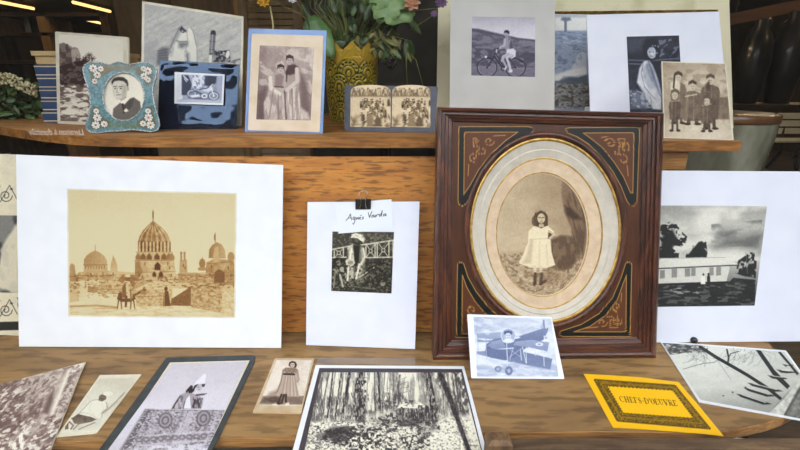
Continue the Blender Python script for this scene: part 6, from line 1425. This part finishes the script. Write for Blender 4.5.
# dark grey folding screen behind the stereo card
t = thing('folding_screen', 'dark grey screen behind the bouquet and stereo card', 'screen', (.05, 2.0, 0))
for x0_, x1_ in ((306, 372), (373, 440)):
    a_, b_ = pt(x0_, 30, 2.0)[0], pt(x1_, 30, 2.0)[0]; MB().box(((a_ + b_) / 2, 2.0, .92), (b_ - a_, .03, 1.84)).build('leaf', mat('screen_cloth', (58, 56, 50), .8, (46, 44, 38), (10, 10, 10)), t)

# right side: jar, dark vases on hung shelf, bench made up for street reflections
JY = 1.62; ja = pt(777, 112, JY); jb = pt(764, 176, JY); jr = ja[0] - pt(724, 140, JY)[0]
jx = ja[0] - jr - .03
t = thing('stool', 'wooden stool carrying the pale jar beside the right shelf end', 'stool', (jx, JY, 0)); MB().lathe([(.01, 0), (.14, 0), (.14, .03), (.01, .03)], (jx, JY, .70), 28).build('seat', M_darkh, t)
for k in range(3): an = k * 2.094 + .5; MB().tube([(jx + .1 * math.cos(an), JY + .1 * math.sin(an), .7), (jx + .15 * math.cos(an), JY + .15 * math.sin(an), 0)], .015, 8).build('leg', M_darkh, t)
zt_ = ja[2]; hj = zt_ - .731
t = thing('reflection_jar', 'big grey-green glazed jar with rounded shoulder at right, made up for a street reflection', 'jar', (jx, JY, .731))
prof_ = [(.09, 0), (.13, .005), (jr * .82, hj * .3), (jr * .93, hj * .62), (jr, hj * .86), (jr * .99, hj * .95), (jr * .97, hj), (jr * .9, hj), (jr * .9, hj * .86), (jr * .8, hj * .5), (.08, hj * .3)]
MB().lathe(prof_, (jx, JY, .731), 48).build('body', mat('grey_green_glaze', (196, 196, 176), .25, (120, 118, 98), (6, 6, 2.2), contrast=(.4, .6), coat=.6), t, True)
MB().lathe([(jr * .985, hj * .93), (jr * 1.015, hj * .935), (jr * 1.01, hj * .99), (jr * .98, hj * .995)], (jx, JY, .731), 48).build('rim', mat('brown_glaze', (128, 88, 58), .35, coat=.4), t, True)
SY = 3.2; a_ = pt(738, 104, SY); wl_ = 1.1; wx = a_[0] + wl_ / 2
t = thing('hanging_shelf', 'dark shelf hung on rods deep in the shop at right, carrying two black vases', 'shelf', (wx, SY, a_[2]))
MB().box((wx, SY + .2, a_[2] - .02), (wl_, .4, .03)).build('board', M_darkh, t)
for x in (wx - wl_ / 2 + .03, wx + wl_ / 2 - .03): MB().tube([(x, SY + .37, a_[2] - .006), (x, SY + .37, 2.609)], .007, 6).build('rod', M_black, t)
M_leather = mat('black_leather', (44, 46, 52), .32, (24, 24, 26), (6, 6, 6), coat=.5)
zs_ = a_[2] - .0048
for px_, hpx, rw, lb in ((754, 18, .10, 'black glossy vase nearest the cream frame, made up for a street reflection'), (786, 10, .115, 'taller black glossy vase at the right edge, made up for a street reflection')):  # vases made up in place of dark street shapes mirrored in the glass
    c_ = pt(px_, 80, SY + .16); h_ = pt(px_, hpx, SY + .16)[2] - zs_
    t = thing('reflection_vase', lb, 'vase', (c_[0], SY + .2, zs_)); MB().lathe([(rw * .5, 0), (rw * .7, .004), (rw * .95, h_ * .35), (rw, h_ * .55), (rw * .8, h_ * .78), (rw * .42, h_ * .9), (rw * .5, h_ * .985), (rw * .46, h_), (rw * .3, h_ * .9), (rw * .3, h_ * .6)], (c_[0], SY + .2, zs_), 36).build('body', M_leather, t, True)
    m = MB(); hp = [(c_[0], SY + .2 + rw * q, zs_ + h_ * f) for q, f in ((.48, .94), (1.1, .88), (1.15, .7), (.9, .62))]; m.tube(hp, .012, 8).build('handle', M_leather, t, True)
# leaning beam-like frame at the top right
a_, b_ = pt(728, 20, 3.75), pt(806, 4, 3.75)
t = thing('hanging_rail', 'brown sloping wooden rail across the top right of the shop', 'rail', ((a_[0] + b_[0]) / 2, 3.75, a_[2])); d_ = Vector(b_) - Vector(a_); an = math.atan2(d_.z, d_.x)
MB().box((Vector(a_) + Vector(b_)) / 2 + Vector((.45, 0, .45 * math.tan(an))), (d_.length + 1.1, .05, .085), Matrix.Rotation(-an, 3, 'Y')).build('rail', mat('red_brown_paint', (96, 66, 54), .6, (78, 52, 42), (4, 30, 30)), t)
for k, x in enumerate((a_[0] + .05, 4.3)): MB().tube([(x, 3.75, a_[2] + (x - a_[0]) * math.tan(an) + .05), (x, 3.75, 2.61)], .008, 6).build('hanger', M_black, t)
# white bench mirrored from the street, its reflection built as a solid inside
BYY = 6.6; a_, b_ = pt(776, 114, BYY), pt(830, 134, BYY)
t = thing('bench', 'bench with white slatted back and dark iron legs standing in for a street reflection', 'bench', ((a_[0] + b_[0]) / 2 - .5, BYY, 0)); xA = pt(757, 120, BYY)[0]; xB = xA + 1.9
M_white = mat('white_paint', (226, 232, 236), .5)
for y_ in (116, 123.5, 131): z = pt(776, y_, BYY)[2]; MB().box(((xA + xB) / 2, BYY + .02, z), (abs(xB - xA), .025, .085)).build('slat', M_white, t)
zb_ = pt(776, 138, BYY)[2]
for k in range(3): MB().box(((xA + xB) / 2, BYY - .12 - k * .13, zb_), (abs(xB - xA), .10, .025)).build('slat', M_white, t)
M_iron = mat('black_iron', (24, 24, 26), .5)
for x in (pt(787, 120, BYY)[0], xB - .12):
    m = MB(); m.tube([(x, BYY - .42, 0.012), (x, BYY - .30, zb_ * .5), (x, BYY - .38, zb_ - .03), (x, BYY, zb_ - .03), (x, BYY + .05, pt(776, 114, BYY)[2])], .022, 8); m.tube([(x, BYY + .14, .012), (x, BYY - .02, zb_ * .55), (x, BYY - .02, zb_ - .03)], .022, 8); m.build('leg', M_iron, t, True)

# ================================================================== street outside, seen only in the glass
structure(MB().box((0, -6, -.06), (40, 12.7, .1)).build('floor_pavement', mat('pavement', (84, 82, 80), .9, (72, 70, 68), (2, 2, 2))))
M_fac = mat('facade', (96, 92, 86), .8, (84, 80, 74), (1, 1, 1)); structure(MB().box((0, -9.2, 2.6), (40, .4, 5.2)).build('wall_opposite', M_fac))

# street lettering mirrored in the glass, its reflection modelled as letters on the pane
fc = bpy.data.curves.new('lettering', 'FONT'); fc.body = 'Livraison à domicile'; fc.size = .0062; fc.align_x = 'CENTER'; fc.extrude = .00005
fo = bpy.data.objects.new('lettering_curve', fc); col.objects.link(fo); bpy.context.view_layer.update(); lm = bpy.data.meshes.new_from_object(fo.evaluated_get(bpy.context.evaluated_depsgraph_get())); bpy.data.objects.remove(fo)
lp_ = pt(57, 135, .3688); wx_ = max(v.co.x for v in lm.vertices) * 2; k_ = (pt(84, 135, .3688)[0] - pt(30, 135, .3688)[0]) / wx_
lm.transform(Matrix.Translation(lp_) @ Matrix.Rotation(math.pi, 4, 'Z') @ Matrix.Rotation(math.pi / 2, 4, 'X') @ Matrix.Diagonal((k_, 1.25, 1, 1))); lm.materials.clear()
M_reflection = mat('letter_reflection', (214, 208, 200), .6); M_reflection.node_tree.nodes['Principled BSDF'].inputs['Alpha'].default_value = .42
tag(link('reflected_lettering', lm, M_reflection), 'faint white reflection of lettering, modelled reversed on the window pane before the left shelf end', 'lettering')

# ================================================================== light
w = bpy.data.worlds.new('world'); scn.world = w; w.use_nodes = True
bg = w.node_tree.nodes['Background']; bg.inputs[0].default_value = (.95, .98, 1.0, 1); bg.inputs[1].default_value = 4.2
cam = bpy.data.cameras.new('camera'); co = bpy.data.objects.new('camera', cam); col.objects.link(co)
co.location = tuple(CAM); co.rotation_euler = (math.pi / 2 - PITCH, 0, 0); cam.sensor_width = 36; cam.lens = F_PX / 800 * 36; cam.clip_start = .01
scn.camera = co
scn.view_settings.view_transform = 'Standard'; scn.view_settings.look = 'None'; scn.view_settings.gamma = 1; scn.view_settings.use_curve_mapping = False
scn.view_settings.exposure = EXPOSURE
